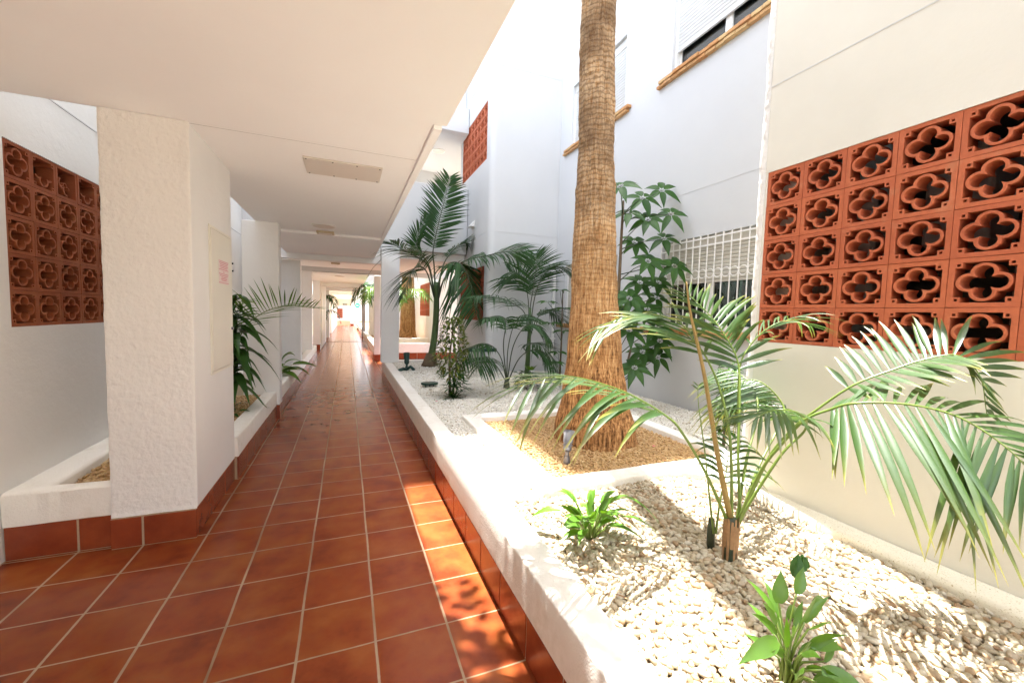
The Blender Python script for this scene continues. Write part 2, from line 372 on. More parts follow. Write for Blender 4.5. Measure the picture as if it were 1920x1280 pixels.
def block_mesh(pitch, hz, depth, broken=0):
    m = MB(); a = pitch/2-.001; b = hz/2-.001; tk = .020
    # outer frame ring
    def ring(o, i, close=True):
        n = len(o); vs = []
        for d in (0, depth):
            vs += [(d, p[0], p[1]) for p in o]; vs += [(d, p[0], p[1]) for p in i]
        fs = []
        rngn = range(n if close else n-1)
        for j in rngn:
            q = (j+1) % n
            fs += [(j, q, n+q, n+j), (2*n+j, 3*n+j, 3*n+q, 2*n+q), (j, 2*n+j, 2*n+q, q), (n+j, n+q, 3*n+q, 3*n+j)]
        if not close: fs += [(0, n, 3*n, 2*n), (n-1, 3*n-1, 4*n-1, 2*n-1)]
        m.add(vs, fs)
    ring([(-a,-b),(a,-b),(a,b),(-a,b)], [(-a+tk,-b+tk),(a-tk,-b+tk),(a-tk,b-tk),(-a+tk,b-tk)])
    sa = (a-tk)/.098; sb = (b-tk)/.098
    def quat(off):
        pts = []; n = 56
        for j in range(n):
            ph = 2*math.pi*j/n; th = ((ph+math.pi/4) % (math.pi/2))-math.pi/4; c = .047; q = .041+off
            r = c*math.cos(th)+math.sqrt(max(1e-6, q*q-(c*math.sin(th))**2))
            pts.append((r*math.cos(ph)*sa, r*math.sin(ph)*sb))
        return pts
    o, i = quat(.004), quat(-.009)
    if broken == 0: ring(o, i)
    elif broken == 1: ring([p for p in o[30:54]], [p for p in i[30:54]], False)
    elif broken == 2: ring([p for p in o[24:44]], [p for p in i[24:44]], False); ring([(x*.5-.02, y*.5-.035) for x, y in o[:30]], [(x*.5-.02, y*.5-.035) for x, y in i[:30]], False)
    if broken != 2:
        for sx in (-1, 1):
            for sz in (-1, 1):
                cx = sx*(a-tk-.011); cz = sz*(b-tk-.011); q = .0125; h = .0055
                ring([(cx-q,cz-q),(cx+q,cz-q),(cx+q,cz+q),(cx-q,cz+q)], [(cx-h,cz-h),(cx+h,cz-h),(cx+h,cz+h),(cx-h,cz+h)])
    return m
def screen(name_label, x, y0, z0, ny, nzz, pitch, hz, face, depth=.09, mat=None, broken=(), group='clay screens of quatrefoil blocks'):
    """face=-1: seen from -x side, blocks from x to x+depth; face=1: seen from +x side"""
    t = thing('breeze_block_screen', name_label, 'screen', (x, y0, z0), group)
    protos = {}
    for bt in {0} | {b[2] for b in broken}:
        mb = block_mesh(pitch, hz, depth, bt); me_o = mb.build('block', mat or M_terra, smooth=False, bevel=.0012 if ny*nzz < 40 else 0); protos[bt] = me_o
    used = set(); bd = {(i, j): k for i, j, k in broken}
    for i in range(ny):
        for j in range(nzz):
            bt = bd.get((i, j), 0); o = protos[bt]
            if bt in used: o = o.copy(); C.objects.link(o)
            used.add(bt); o.parent = t
            o.location = ((.004 if face < 0 else -depth-.004)+random.uniform(-.0015, .0015), pitch*(i+.5), hz*(j+.5)); o.rotation_euler = (random.uniform(-.008, .008), 0, 0)
    return t
screen('large orange clay quatrefoil screen in the cream wall above the big palm', RX, .547, 1.345, 6, 5, .225, .216, -1)

# left wall
LX = -1.8
holesL = [(3.28, 4.68, 1.322, 2.394)]
t = thing('building_wall', 'white wall at the left edge with a dark clay screen above the pebble bed', 'wall', (LX, 3, 0))
m = MB(); wall_grid(m, 'x', LX-.13, LX, -6, 9.0, 0, 5.5, holesL); part('wall', m, M_wall, t)
m = MB(); m.box(LX, LX+.006, 3.3, 9.0, 2.785, 2.793); part('joint', m, M_joint, t)
t = thing('dark_cupboard', 'dark hollow behind the clay screen at the left edge', 'room', (-2.3, 4, 1))
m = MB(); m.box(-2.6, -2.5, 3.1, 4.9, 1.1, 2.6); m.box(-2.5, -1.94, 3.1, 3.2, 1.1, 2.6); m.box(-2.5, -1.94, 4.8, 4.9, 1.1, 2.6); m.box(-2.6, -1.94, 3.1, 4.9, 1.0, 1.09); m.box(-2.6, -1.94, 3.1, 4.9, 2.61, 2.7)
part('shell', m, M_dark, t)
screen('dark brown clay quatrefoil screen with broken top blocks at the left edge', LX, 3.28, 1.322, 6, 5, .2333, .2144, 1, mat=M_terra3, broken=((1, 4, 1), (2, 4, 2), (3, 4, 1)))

# recess wall with windows
WX = 3.95
win = [(3.0, 4.45, 1.36, 2.48), (5.45, 7.1, 1.34, 2.46), (2.9, 4.45, 4.66, 5.85), (5.45, 7.05, 4.66, 5.78)]
t = thing('building_wall', 'tall white recessed wall with four shuttered windows behind the palm trunk', 'wall', (WX, 5, 0))
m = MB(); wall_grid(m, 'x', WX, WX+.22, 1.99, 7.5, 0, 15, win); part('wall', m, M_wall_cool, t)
for zz in (3.05, 6.1):
    m = MB(); m.box(WX-.003, WX+.01, 1.995, 7.49, zz, zz+.006); part('joint', m, M_joint, t)
# second projecting block, facing the camera
t = thing('building_wall', 'tall bluish white projecting wall facing the camera with two clay screens on its side', 'wall', (RX, 7.5, 0))
holes2 = [(7.76, 9.56, 1.34, 2.42), (7.76, 9.56, 4.46, 5.56)]
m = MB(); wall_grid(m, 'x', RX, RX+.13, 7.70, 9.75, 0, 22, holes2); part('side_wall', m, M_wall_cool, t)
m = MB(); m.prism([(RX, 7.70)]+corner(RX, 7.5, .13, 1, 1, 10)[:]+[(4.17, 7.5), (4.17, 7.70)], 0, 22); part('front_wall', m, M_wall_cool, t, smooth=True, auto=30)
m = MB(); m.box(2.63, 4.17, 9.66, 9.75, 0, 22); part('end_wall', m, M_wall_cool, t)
m = MB(); m.box(3.2, 3.3, 7.8, 9.6, 1, 6); part('inner_wall', m, M_dark, t)
for zz in (3.05, 6.1):
    m = MB(); m.box(2.60, WX, 7.496, 7.51, zz, zz+.007); m.box(RX-.003, RX+.01, 7.66, 9.74, zz, zz+.007); part('joint', m, M_joint, t)
# far block
t = thing('building_wall', 'pinkish wall beyond the bridge with a sunlit side and a small clay screen', 'wall', (2.6, 13, 0))
holes3 = [(14.1, 16.1, 1.34, 2.5)]
m = MB(); wall_grid(m, 'x', 2.62, 2.75, 13.0, 24, 0, 7.5, holes3); part('side_wall', m, M_wall, t)
m = MB(); m.box(2.751, 6, 13.0, 13.15, 0, 9); part('front_wall', m, M_cream, t)
m = MB(); m.box(3.3, 3.4, 13.3, 17, .5, 3); part('inner_wall', m, M_dark, t)
screen('reddish clay screen on the sunlit far side wall behind the slim green palm', 2.62, 14.1, 1.34, 8, 5, .25, .232, -1)
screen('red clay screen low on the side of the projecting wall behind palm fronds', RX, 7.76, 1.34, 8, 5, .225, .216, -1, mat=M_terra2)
screen('red clay screen high on the side of the projecting wall above the bridge', RX, 7.76, 4.46, 8, 5, .225, .22, -1)

# ---- windows
def window(label, y0, y1, z0, z1, shut_z, grille, shut_mat, sill=True):
    t = thing('window', label, 'window', (WX, (y0+y1)/2, z0), 'windows in the recessed wall')
    x = WX+.10
    m = MB(); fw = .05
    m.box(x, x+.05, y0, y0+fw, z0, z1); m.box(x, x+.05, y1-fw, y1, z0, z1); m.box(x, x+.05, y0+fw, y1-fw, z0, z0+fw); m.box(x, x+.05, y0+fw, y1-fw, z1-fw, z1)
    ym = (y0+y1)/2; m.box(x-.002, x+.048, ym-.045, ym+.045, z0+fw, z1-fw)
    part('frame', m, M_paint, t, bevel=.003)
    m = MB(); m.box(x+.02, x+.026, y0+fw+.001, ym-.046, z0+fw+.001, z1-fw-.001); part('pane', m, M_glass, t)
    m = MB(); m.box(x+.02, x+.026, ym+.046, y1-fw-.001, z0+fw+.001, z1-fw-.001); part('pane', m, M_glass, t)
    m = MB(); n = 46; prof = [(x+.13+.02*math.sin(i*1.9)+.008*math.sin(i*5), y0+.02+(y1-y0-.04)*i/n) for i in range(n+1)]
    gap = [i for i in range(n) if not (.30 < i/n < .48 or .62 < i/n < .9)]
    for i in gap:
        (xa, ya), (xb, yb) = prof[i], prof[i+1]; m.add([(xa, ya, z0+.02), (xb, yb, z0+.02), (xb, yb, z1), (xa, ya, z1)], [(0, 1, 2, 3)])
    part('curtain', m, M_curtain, t)
    m = MB(); m.box(WX+.5, WX+.55, y0-.2, y1+.2, z0-.2, z1+.2); part('room_back', m, M_room, t)
    # roller shutter slats
    m = MB(); z = z1-.003
    m.box(x-.05, x-.01, y0+.004, y1-.004, z1-.13, z1-.004); z = z1-.131
    while z > shut_z:
        sh = .044; m.extr([(x-.035, z), (x-.042, z-sh*.25), (x-.042, z-sh*.75), (x-.035, z-sh+.003), (x-.022, z-sh+.003), (x-.022, z)], y0+.03, y1-.03); z -= sh
    m.box(x-.046, x-.018, y0+.03, y1-.03, z-.03, z-.001)
    part('shutter', m, shut_mat, t)
    m = MB(); m.box(x-.055, x-.004, y0+.001, y0+.028, z0+.002, z1-.135); m.box(x-.055, x-.004, y1-.028, y1-.001, z0+.002, z1-.135); part('shutter_rail', m, M_paint, t)
    if sill:
        m = MB(); y = y0-.18; k = 0
        while y < y1+.16:
            L = .135+random.uniform(-.02, .02); dz = random.uniform(-.003, .003)
            m.box(WX-.075+random.uniform(-.008, .008), WX+.095, y, y+L-.005, z0-.045+dz, z0-.004+dz)
            m.box(WX-.055+random.uniform(-.008, .008), WX-.001, y+.05, y+L+.045, z0-.085+dz, z0-.049+dz) if k % 1 == 0 else None
            y += L; k += 1
        sl = part('sill', m, M_brick, t, bevel=.004)
    if grille:
        m = MB(); gx = WX-.035; r = .0075; n = 13
        ys = [y0+.02+(y1-y0-.04)*i/n for i in range(n+1)]
        for y in ys: m.tube([(gx, y, z0+.01), (gx, y, z1-.01)], r, 8)
        for zz in (z0+.03, z1-.045, z1-.13): m.box(gx-.0045, gx+.0045, y0+.005, y1-.005, zz-.008, zz+.008)
        zc = z1-.46; rr_ = (ys[1]-ys[0])/2-r*.6
        for i in range(n):
            yc = (ys[i]+ys[i+1])/2; pts = [(gx, yc+rr_*math.cos(a), zc+rr_*1.05*math.sin(a)) for a in [2*math.pi*k/20 for k in range(21)]]
            m.tube(pts, .0045, 6, caps=False)
        part('grille', m, M_paint, t, smooth=True, auto=40)
    return t
window('lower window with white bars and a row of rings, shutter half down', 3.0, 4.45, 1.36, 2.48, 1.96, True, M_shut)
window('lower window farther along, mostly hidden behind the palm trunk', 5.45, 7.1, 1.34, 2.46, 1.5, False, M_shut)
window('upper window at the top edge with white shutter above a dark gap and brick sill', 2.9, 4.45, 4.66, 5.85, 4.98, False, M_shut2)
window('upper window behind the palm trunk with its white shutter fully down', 5.45, 7.05, 4.66, 5.78, 4.73, False, M_shut2)

# ---- canopy over the corridor
t = thing('corridor_canopy', 'cream ceiling slab over the walkway in the foreground', 'canopy', (0, 0, 2.58))
m = MB(); m.prism([(-1.8, -6), (.552, -6), (.552, 2.5), (.525, 2.5), (.525, 9.0), (-1.09, 9.0), (-1.09, 3.12), (-1.8, 3.12)], 2.58, 2.86); part('slab', m, M_ceil, t, bevel=.004)
m = MB(); m.box(.475, .523, 2.503, 8.99, 2.556, 2.579); part('drip_strip', m, M_ceil, t)
m = MB(); m.box(-1.085, .47, 3.128, 3.133, 2.5785, 2.584); part('joint', m, M_joint, t)
m = MB(); m.box(-1.08, .474, 6.62, 8.99, 2.545, 2.579); part('dropped_ceiling', m, M_ceil, t, bevel=.003)
t = thing('corridor_canopy', 'pinkish far ceiling running away beyond the bridge', 'canopy', (0, 20, 2.5))
m = MB(); m.box(-1.3, .60, 12.4, 42, 2.5, 2.8); part('slab', m, M_ceil, t)
for y in (17.2, 21, 26, 31, 36): 
    m = MB(); m.box(-1.1, .59, y, y+.3, 2.36, 2.499); part('beam', m, M_ceil, t)
# unseen slab over the canopy, added to block sun from the walkway
t = thing('shade_slab', 'unseen white slab above the corridor ceiling, added to hold off the sun', 'gallery', (0, 0, 5.4))
m = MB(); m.box(-3.2, .72, -6, 2.4, 5.51, 5.75); m.box(-1.0, .72, 2.401, 9.04, 5.51, 5.75); m.box(-1.0, .72, 12.6, 24, 5.4, 5.7); part('slab', m, M_wall, t)

# bridge
t = thing('footbridge', 'white upper bridge crossing the courtyard on square posts', 'bridge', (1, 9.1, 2.6))
m = MB(); m.box(-1.3, .66, 9.02, 9.22, 2.44, 2.86); part('cross_beam', m, M_wall, t, bevel=.01)
m = MB(); m.box(.661, 2.49, 9.02, 9.22, 2.78, 4.22); part('parapet', m, M_wall_cool, t, bevel=.015)
m = MB(); m.box(-1.3, 2.49, 9.225, 12.38, 2.62, 2.85); part('deck', m, M_ceil, t)
m = MB(); m.box(-1.3, 2.9, 12.385, 12.6, 2.5, 3.9); part('far_parapet', m, M_wall_cool, t)
m = MB(); m.box(-2.5, 2.49, 9.25, 11.9, 5.42, 5.62); m.box(2.49, 4.6, 9.755, 11.9, 5.42, 5.62); part('upper_ceiling', m, M_wall_cool, t)
m = MB(); m.box(-2.5, 4.6, 11.905, 12.1, 4.95, 5.7); part('bounce_lintel', m, M_wall_cool, t)  # added lintel, cuts bounced light on the upper ceiling
m = MB(); m.box(-2.5, 2.49, 9.05, 9.245, 5.42, 5.95); part('upper_fascia', m, M_wall_cool, t, bevel=.01)
m = MB(); m.box(.65, 1.02, 8.87, 9.0, .4, 2.775); part('post', m, M_wall, t, bevel=.02)
t = thing('shade_tower', 'unseen white mass above the bridge, added to shade the courtyard', 'shade block', (0, 10, 6))
m = MB(); m.box(.9, 2.49, 9.3, 11.8, 5.96, 25); m.box(-4.0, .899, 9.3, 11.8, 5.96, 31); part('wall', m, M_wall_cool, t)  # added out of frame, heights set to shade the courtyard and left bay
t = thing('building_wall', 'tall white wall added to shade the far part of the corridor', 'wall', (0, 25, 3))
m = MB(); m.box(-3, 2.6, 24, 26, 3, 28); part('wall', m, M_wall_cool, t)  # added tall mass that keeps sun off the far corridor side

# pink post with skirting
def pillar(label, x0, x1, y0, y1, z1, mat=M_wall, group=None, sk=True, z0=0):
    t = thing('pillar', label, 'pillar', ((x0+x1)/2, (y0+y1)/2, z0), group)
    m = MB(); m.box(x0, x1, y0, y1, z0+(.19 if sk else 0), z1); part('shaft', m, mat, t, bevel=.012)
    if sk:
        m = MB(); m.box(x0+.004, x1-.004, y0+.004, y1-.004, z0+.002, z0+.189)
        part('skirting', m, M_skirt, t)
    return t
pillar('pinkish square post beside the sun patches past the bridge', .735, .91, 12.62, 12.85, 2.5)
pillar('dark narrow post far along the right side of the corridor', .68, .84, 21.5, 21.8, 2.5, M_greybox)
pillar('white fin wall between the second planter plants on the right', .9, 1.5, 19.0, 19.2, 2.5, M_wall, sk=False)
pillar('pale square pillar on the left where the far door wall begins', -1.14, -.9, 16.4, 16.7, 2.5)
pillar('slim post at the end of the corridor beside the far doorway', .31, .6, 41.7, 42, 2.2)

# ---- left foreground pillar (rough plaster) with meter cabinet
PX0, PX1, PY0, PY1 = -1.31, -.885, 3.10, 4.05
def skirt_run(root, segs, z1=.2, zz0=.0):
    """segs: list of (axis, const, a0, a1, outward sign)"""
    m = MB(); g2 = MB()
    for ax, c, a0, a1, s in segs:
        ln = abs(a1-a0); lo = min(a0, a1)
        if ax == 'x':  # face plane x=c, runs along y
            k0 = math.floor((lo-ROW0)/TILE); y = ROW0+k0*TILE
            while y < lo+ln:
                q0, q1 = max(y+.005, lo), min(y+TILE-.005, lo+ln)
                if q1-q0 > .01: m.box(min(c, c+s*.011), max(c, c+s*.011), q0, q1, zz0+.004, z1-.004)
                y += TILE
            g2.box(min(c-s*.012, c+s*.007), max(c-s*.012, c+s*.007), lo+.001, lo+ln-.001, zz0, z1)
        else:
            k0 = math.floor((lo-COL0)/TILE); x = COL0+k0*TILE
            while x < lo+ln:
                q0, q1 = max(x+.006, lo), min(x+TILE-.006, lo+ln)
                if q1-q0 > .01: m.box(q0, q1, min(c, c+s*.011), max(c, c+s*.011), zz0+.004, z1-.004)
                x += TILE
            g2.box(lo+.001, lo+ln-.001, min(c-s*.012, c+s*.007), max(c-s*.012, c+s*.007), zz0, z1)
    part('skirting', m, M_skirt, root, bevel=.0025); part('grout', g2, M_grout, root)

t = thing('pillar', 'thick rough plastered pillar in the left foreground with a red tile base', 'pillar', (PX0, PY0, 0))
# displaced front face
m = MB(); nx, nzz = 70, 330; zb = .19
vs = []
for k_ in range(nzz+1):
    z = zb+(2.578-zb)*k_/nzz
    for i in range(nx+1):
        x = PX0+(PX1-PX0)*i/nx; e = min(1, min(i, nx-i)/2.)
        d = (mnoise.noise(Vector((x*34, 3, z*30)))*.0022+mnoise.noise(Vector((x*75, 7, z*66)))*.0022+mnoise.noise(Vector((x*6, 9, z*5)))*.003)
        if k_ < 4: d += .004*(4-k_)/4
        vs.append((x+(mnoise.noise(Vector((0, 2, z*9)))*.004 if i in (0, nx) else 0), PY0-d-.004*e, z))
n1 = nx+1
m.add(vs, [(k_*n1+i, k_*n1+i+1, (k_+1)*n1+i+1, (k_+1)*n1+i) for k_ in range(nzz) for i in range(nx)])
part('rough_front', m, M_rough, t, smooth=True)
m = MB(); m.box(PX0, PX1, PY0+.006, PY1, zb, 2.579); part('body', m, M_wall, t, bevel=.01)
skirt_run(t, [('x', PX1-.014, PY0-.008, PY1, 1), ('y', PY0-.006, PX0, PX1-.004, -1)], .188)
# meter cabinet
t = thing('meter_cabinet', 'flush cream metal cabinet door on the pillar side with a red notice', 'cabinet', (PX1, 3.75, 1.5), None)
m = MB(); x = PX1+.001; y0, y1, z0, z1 = 3.43, 4.02, .99, 2.04; m.box(x, x+.006, y0, y1, z0, z0+.02); m.box(x, x+.006, y0, y1, z1-.02, z1); m.box(x, x+.006, y0, y0+.02, z0+.02, z1-.02); m.box(x, x+.006, y1-.02, y1, z0+.02, z1-.02); part('frame', m, M_doorp, t, bevel=.002)
m = MB(); m.box(x, x+.010, y0+.024, y1-.024, z0+.024, z1-.024); part('door', m, M_doorp, t, bevel=.002)
nz0, nz1, ny0, ny1 = 1.645, 1.82, 3.625, 3.885
m = MB(); m.box(x+.0105, x+.0115, ny0, ny1, nz0, nz1); no = part('notice', m, M_pinkpaper, t)
m = MB()
for zz, a, b in [(.008, 0, 1), (.167, 0, 1), (.06, .1, .9), (.073, .02, .98), (.088, .42, .56), (.105, .02, .98), (.118, .15, .85), (.13, .08, .94), (.142, .12, .9), (.155, .05, .95), (.025, .25, .75), (.036, .2, .8), (.047, .25, .78)]:
    m.box(x+.0117, x+.0122, ny0+(ny1-ny0)*a, ny0+(ny1-ny0)*b, nz0+zz, nz0+zz+(.004 if a else .003))
m.v = [tuple(Vector(v)-Vector(t.location)) for v in m.v]; m.build('printed_lines', M_red, no)
m = MB(); m.tube([(x+.01, y1-.055, 1.30), (x+.022, y1-.055, 1.30)], .012, 16); part('lock', m, M_steel, t)
for zz in (1.83, 1.77):
    m = MB(); m.tube([(x+.002, y1+.012, zz), (x+.014, y1+.012, zz)], .007, 10); part('screw', m, M_metal, t)

# ---- planters and kerbs
KZ = .40; PZ = .355
def kerbprof(x0, x1, s=1, zb=.195, lean=.0):
    """profile (x,z) of a rendered kerb whose outer face is at x0"""
    r = .007
    return [(x0+s*.0, zb+.004), (x0+s*.012, zb), (x1-s*.004, zb-.1), (x1, zb), (x1, KZ-r), (x1-s*r*.3, KZ-r*.3), (x1-s*r, KZ), ((x0+x1)/2, KZ+.002), (x0+s*(lean+r), KZ), (x0+s*(lean+r*.3), KZ-r*.3), (x0+s*lean, KZ-r), (x0+s*lean*.62, zb+.11), (x0+s*lean*.15, zb+.04)]
t = thing('planter', 'long white planter kerb on red tiles along the right of the walkway', 'planter', (.72, 2, 0))
m = MB(); m.extr(kerbprof(.708, .878, 1, .205, .012), -3, 9.2, 500, .0018); part('kerb', m, M_kerb, t, smooth=True, auto=50)
m = MB(); m.extr([(9.18, .1), (9.18, KZ), (9.38, KZ), (9.38, .1)], .715, 2.5, 30, .004, axis='x'); part('back_kerb', m, M_kerb, t)
m = MB(); m.box(.735, .87, -3, 9.17, 0, .2); part('base', m, M_grout, t)
skirt_run(t, [('x', .722, -3, 9.38, -1)], .203)
skirt_run(t, [('y', 9.39, .73, 2.5, 1)], .19)
m = MB(); m.box(.88, WX, 2.0, 9.17, -.02, PZ-.045); m.box(.88, 2.495, -3, 1.999, -.02, PZ-.045); part('soil', m, M_soil, t)
# ledge at the wall
t = thing('ledge', 'low speckled plaster ledge along the foot of the cream wall', 'ledge', (2.4, 1, .3))
m = MB(); m.extr([(2.385, .25), (2.378, KZ-.03), (2.39, KZ-.006), (2.41, KZ), (2.499, KZ+.004), (2.499, .25)], -3, 2.19, 160, .006); part('ledge', m, M_speck, t, smooth=True, auto=50)
# tree box
BX0, BX1, BY0, BY1, BW = 1.12, 2.98, 2.20, 4.18, .165
t = thing('tree_box', 'square white kerbed box of tan gravel round the big palm trunk', 'planter', ((BX0+BX1)/2, (BY0+BY1)/2, 0))
def frame_ring(m, o, i, zt, z0, jit=.005):
    # o,i : lists of xy corner loops densified
    n = len(o); vs = []
    for (ring_, zz, dr) in ((o, z0, 0), (o, zt-.012, 0), (o, zt, .010), (i, zt, -.008), (i, zt-.010, 0), (i, z0, 0)):
        for k_, (x, y) in enumerate(ring_):
            cx, cy = (BX0+BX1)/2, (BY0+BY1)/2
            x2 = x+(cx-x)*dr; y2 = y+(cy-y)*dr; q = mnoise.noise_vector(Vector((x*4, y*4, zz*3)))*jit
            vs.append((x2+q.x, y2+q.y, zz+q.z*.6))
    fs = [(a*n+k_, a*n+(k_+1) % n, (a+1)*n+(k_+1) % n, (a+1)*n+k_) for a in range(5) for k_ in range(n)]
    m.add(vs, fs)
def loop(x0, x1, y0, y1, n=40, r=.03):
    pts = []
    cs = [(x0+r, y0+r, math.pi), (x1-r, y0+r, 1.5*math.pi), (x1-r, y1-r, 0), (x0+r, y1-r, .5*math.pi)]
    for q, (cx, cy, a0) in enumerate(cs):
        arc_ = [(cx+r*math.cos(a0+k*math.pi/8), cy+r*math.sin(a0+k*math.pi/8)) for k in range(5)]
        pts += arc_
        nx_, ny_, na = cs[(q+1) % 4]; e0 = arc_[-1]; e1 = (nx_+r*math.cos(na), ny_+r*math.sin(na))
        pts += [(e0[0]+(e1[0]-e0[0])*k/n, e0[1]+(e1[1]-e0[1])*k/n) for k in range(1, n)]
    return pts
m = MB(); frame_ring(m, loop(BX0, BX1, BY0, BY1), loop(BX0+BW, BX1-BW, BY0+BW, BY1-BW), KZ, .2); part('kerb', m, M_kerb, t, smooth=True, auto=50)
m = MB(); m.box(BX0+BW-.01, BX1-BW+.01, BY0+BW-.01, BY1-BW+.01, .2, PZ-.03); part('soil', m, M_soil, t)
# rounded fillet joining box front and ledge
t = thing('ledge', 'rounded white plaster corner where the tree box meets the wall ledge', 'ledge', (2.4, 2.1, .3))
arc_ = [(2.37-.30+.30*math.sin(a), 2.21-.30+.30*math.cos(a)) for a in [k*math.pi/2/10 for k in range(11)]]
m = MB(); m.prism(arc_+[(2.46, 1.9), (2.46, 2.26), (2.07, 2.26)], .22, KZ-.003); part('corner', m, M_kerb, t, bevel=.008)

# left near planter
t = thing('planter', 'low white planter kerb with red tile base in the left bay', 'planter', (-1.55, 3.2, 0))
m = MB(); m.extr([(3.125, .2), (3.12, KZ-.022), (3.135, KZ-.008), (3.19, KZ-.005), (3.20, KZ-.02), (3.20, .2)], -1.795, -1.312, 30, .005, axis='x'); part('kerb', m, M_kerb, t, smooth=True, auto=50)
m = MB(); m.extr([(-1.795, .2), (-1.795, KZ-.005), (-1.65, KZ-.008), (-1.63, KZ-.012), (-1.62, KZ-.03), (-1.62, .2)], 3.202, 8.9, 60, .006); part('side_kerb', m, M_kerb, t, smooth=True, auto=50)
m = MB(); m.box(-1.79, -1.315, 3.145, 3.19, 0, .199); part('base', m, M_grout, t)
skirt_run(t, [('y', 3.138, -1.795, -1.312, -1)], .2)
# left long kerb beyond pillar
t = thing('planter', 'white kerb on red tiles along the left of the walkway past the pillar', 'planter', (-.86, 8, 0))
KZL = .37
pr_ = [(-.862, .2), (-.868, KZL-.014), (-.874, KZL-.004), (-.885, KZL), (-1.01, KZL), (-1.02, KZL-.01), (-1.02, .2)]
m = MB(); m.extr(pr_, 4.055, 14.0, 160, .005); part('kerb', m, M_kerb, t, smooth=True, auto=50)
m = MB(); m.box(-1.01, -.885, 4.055, 14, 0, .199); part('base', m, M_grout, t)
skirt_run(t, [('x', -.872, 4.055, 14.0, 1)], .2)
m = MB(); m.box(-1.62, -1.02, 3.2, 14, 0, .27); part('soil', m, M_soil, t)
# fins on the left
for lab, y, x0, xr in [('white fin wall on the left behind the drooping palm', 6.15, -1.24, -.825), ('second white fin wall on the left behind the low leafy plant', 9.25, -1.24, -.86), ('third pale fin wall on the left nearer the far pillar', 12.4, -1.24, -.88)]:
    t = thing('fin_wall', lab, 'wall', (-1, y, 0), 'fin walls along the left side')
    m = MB(); m.box(x0, xr, y, y+.2, .19, 2.579 if y < 9 else 2.439 if y < 10 else 2.499); part('wall', m, M_wall, t, bevel=.012)
    if y < 9:
        m = MB(); m.box(xr-.05, xr-.006, y+.004, y+.196, .002, .189); part('skirting', m, M_skirt, t)
t = thing('building_wall', 'pale bluish wall seen between the left fin walls', 'wall', (-2, 9, 0))
m = MB(); m.box(-3.4, -1.31, 9.01, 9.2, 0, 8); part('wall', m, M_wall_cool, t)
t = thing('building_wall', 'white wall behind the left planters farther down the corridor', 'wall', (-2, 14, 0))
m = MB(); m.box(-1.75, -1.6, 9.21, 16.8, 0, 6); part('wall', m, M_wall_cool, t)
t = thing('building_wall', 'pale greenish wall with doors along the far left of the corridor', 'wall', (-.9, 20, 0))
m = MB(); m.box(-1.1, -.9, 16.71, 21.0, 0.0, 2.5); part('wall', m, M_wall, t)
for y in (17.2, 19.0):
    m = MB(); m.box(-.9, -.885, y, y+1.2, .1, 2.1); part('door', m, M_doorp, t, bevel=.004)
m = MB(); m.box(-1.6, -.86, 23.5, 24.2, 0, 2.5); part('wall_pier', m, M_cream, t)
m = MB(); m.box(-1.1, -.88, 28.0, 42, 0, 2.5); part('far_wall', m, M_cream, t)
m = MB(); m.box(-3.0, -2.8, 17, 42, 0, 6); part('back_wall', m, M_wall, t)
# second planter on the right, beyond the cross corridor
t = thing('planter', 'far white planter with red tile base holding the second palm trunk', 'planter', (1.7, 13.2, 0))
m = MB(); m.box(.93, 2.61, 12.98, 13.18, .2, .5); part('front_kerb', m, M_kerb, t, bevel=.015)
m = MB(); m.box(.73, .92, 12.86, 38, .2, .45); part('side_kerb', m, M_kerb, t, bevel=.015)
skirt_run(t, [('y', 12.985, .93, 2.61, -1), ('x', .735, 12.86, 30, -1)], .2)
m = MB(); m.box(.93, 2.61, 13.185, 38, 0, .40); part('soil', m, M_tan, t)
skirt_run(tag(thing('skirting_run', 'red tile skirting at the foot of the pinkish far wall', 'skirting', (3, 13, 0))), [('y', 12.99, 2.62, 5, -1)], .2)
t = thing('planter', 'raised white kerb round the foot of the second palm trunk', 'planter', (2, 14.5, 0))
m = MB(); m.box(1.35, 2.55, 13.9, 14.05, .40, .60); m.box(1.35, 1.5, 14.05, 15.6, .4, .6); part('kerb', m, M_kerb, t, bevel=.02)
# end of the corridor
t = thing('end_wall', 'end wall of the corridor with lintel over an open doorway', 'wall', (0, 42, 0))
m = MB(); wall_grid(m, 'y', 42.0, 42.2, -3, 3, 0, 3.2, [(-.86, .31, 0.0, 1.85), (.62, 2.0, .3, 2.2)]); part('wall', m, M_cream, t)
t = thing('low_wall', 'low pink wall with white coping beyond the end doorway', 'wall', (0, 44, 0))
m = MB(); m.box(-2.5, 2.5, 44, 44.2, 0, .42); part('wall', m, flat('salmon_paint', (.75, .38, .26), .8), t)
m = MB(); m.box(-2.5, 2.5, 43.97, 44.23, .42, .50); part('coping', m, M_wall, t)
t = thing('building_wall', 'bright white wall seen through the end doorway with an added shading roof', 'wall', (0, 47, 0))
m = MB(); m.box(-6, 6, 47, 47.2, 0, 3.2); m.box(-6, 6, 44.8, 50, 3.21, 3.4); part('wall', m, M_wall, t)  # includes an added roof slab that keeps the sun off this wall
t = thing('breeze_block_screen', 'tiny dark red screen seen through the end doorway', 'screen', (-.7, 46.9, 1), 'clay screens of quatrefoil blocks')
for i in range(4):
    for j in range(5):
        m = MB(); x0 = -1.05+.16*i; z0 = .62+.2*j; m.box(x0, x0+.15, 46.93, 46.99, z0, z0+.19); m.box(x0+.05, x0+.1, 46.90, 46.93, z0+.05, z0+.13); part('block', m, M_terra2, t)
t = thing('exit_sign', 'small dark sign hanging over the end doorway', 'sign', (-.15, 41.9, 2))
m = MB(); m.box(-.36, .02, 41.9, 41.95, 1.94, 2.08); part('panel', m, M_signdark, t)
m = MB()
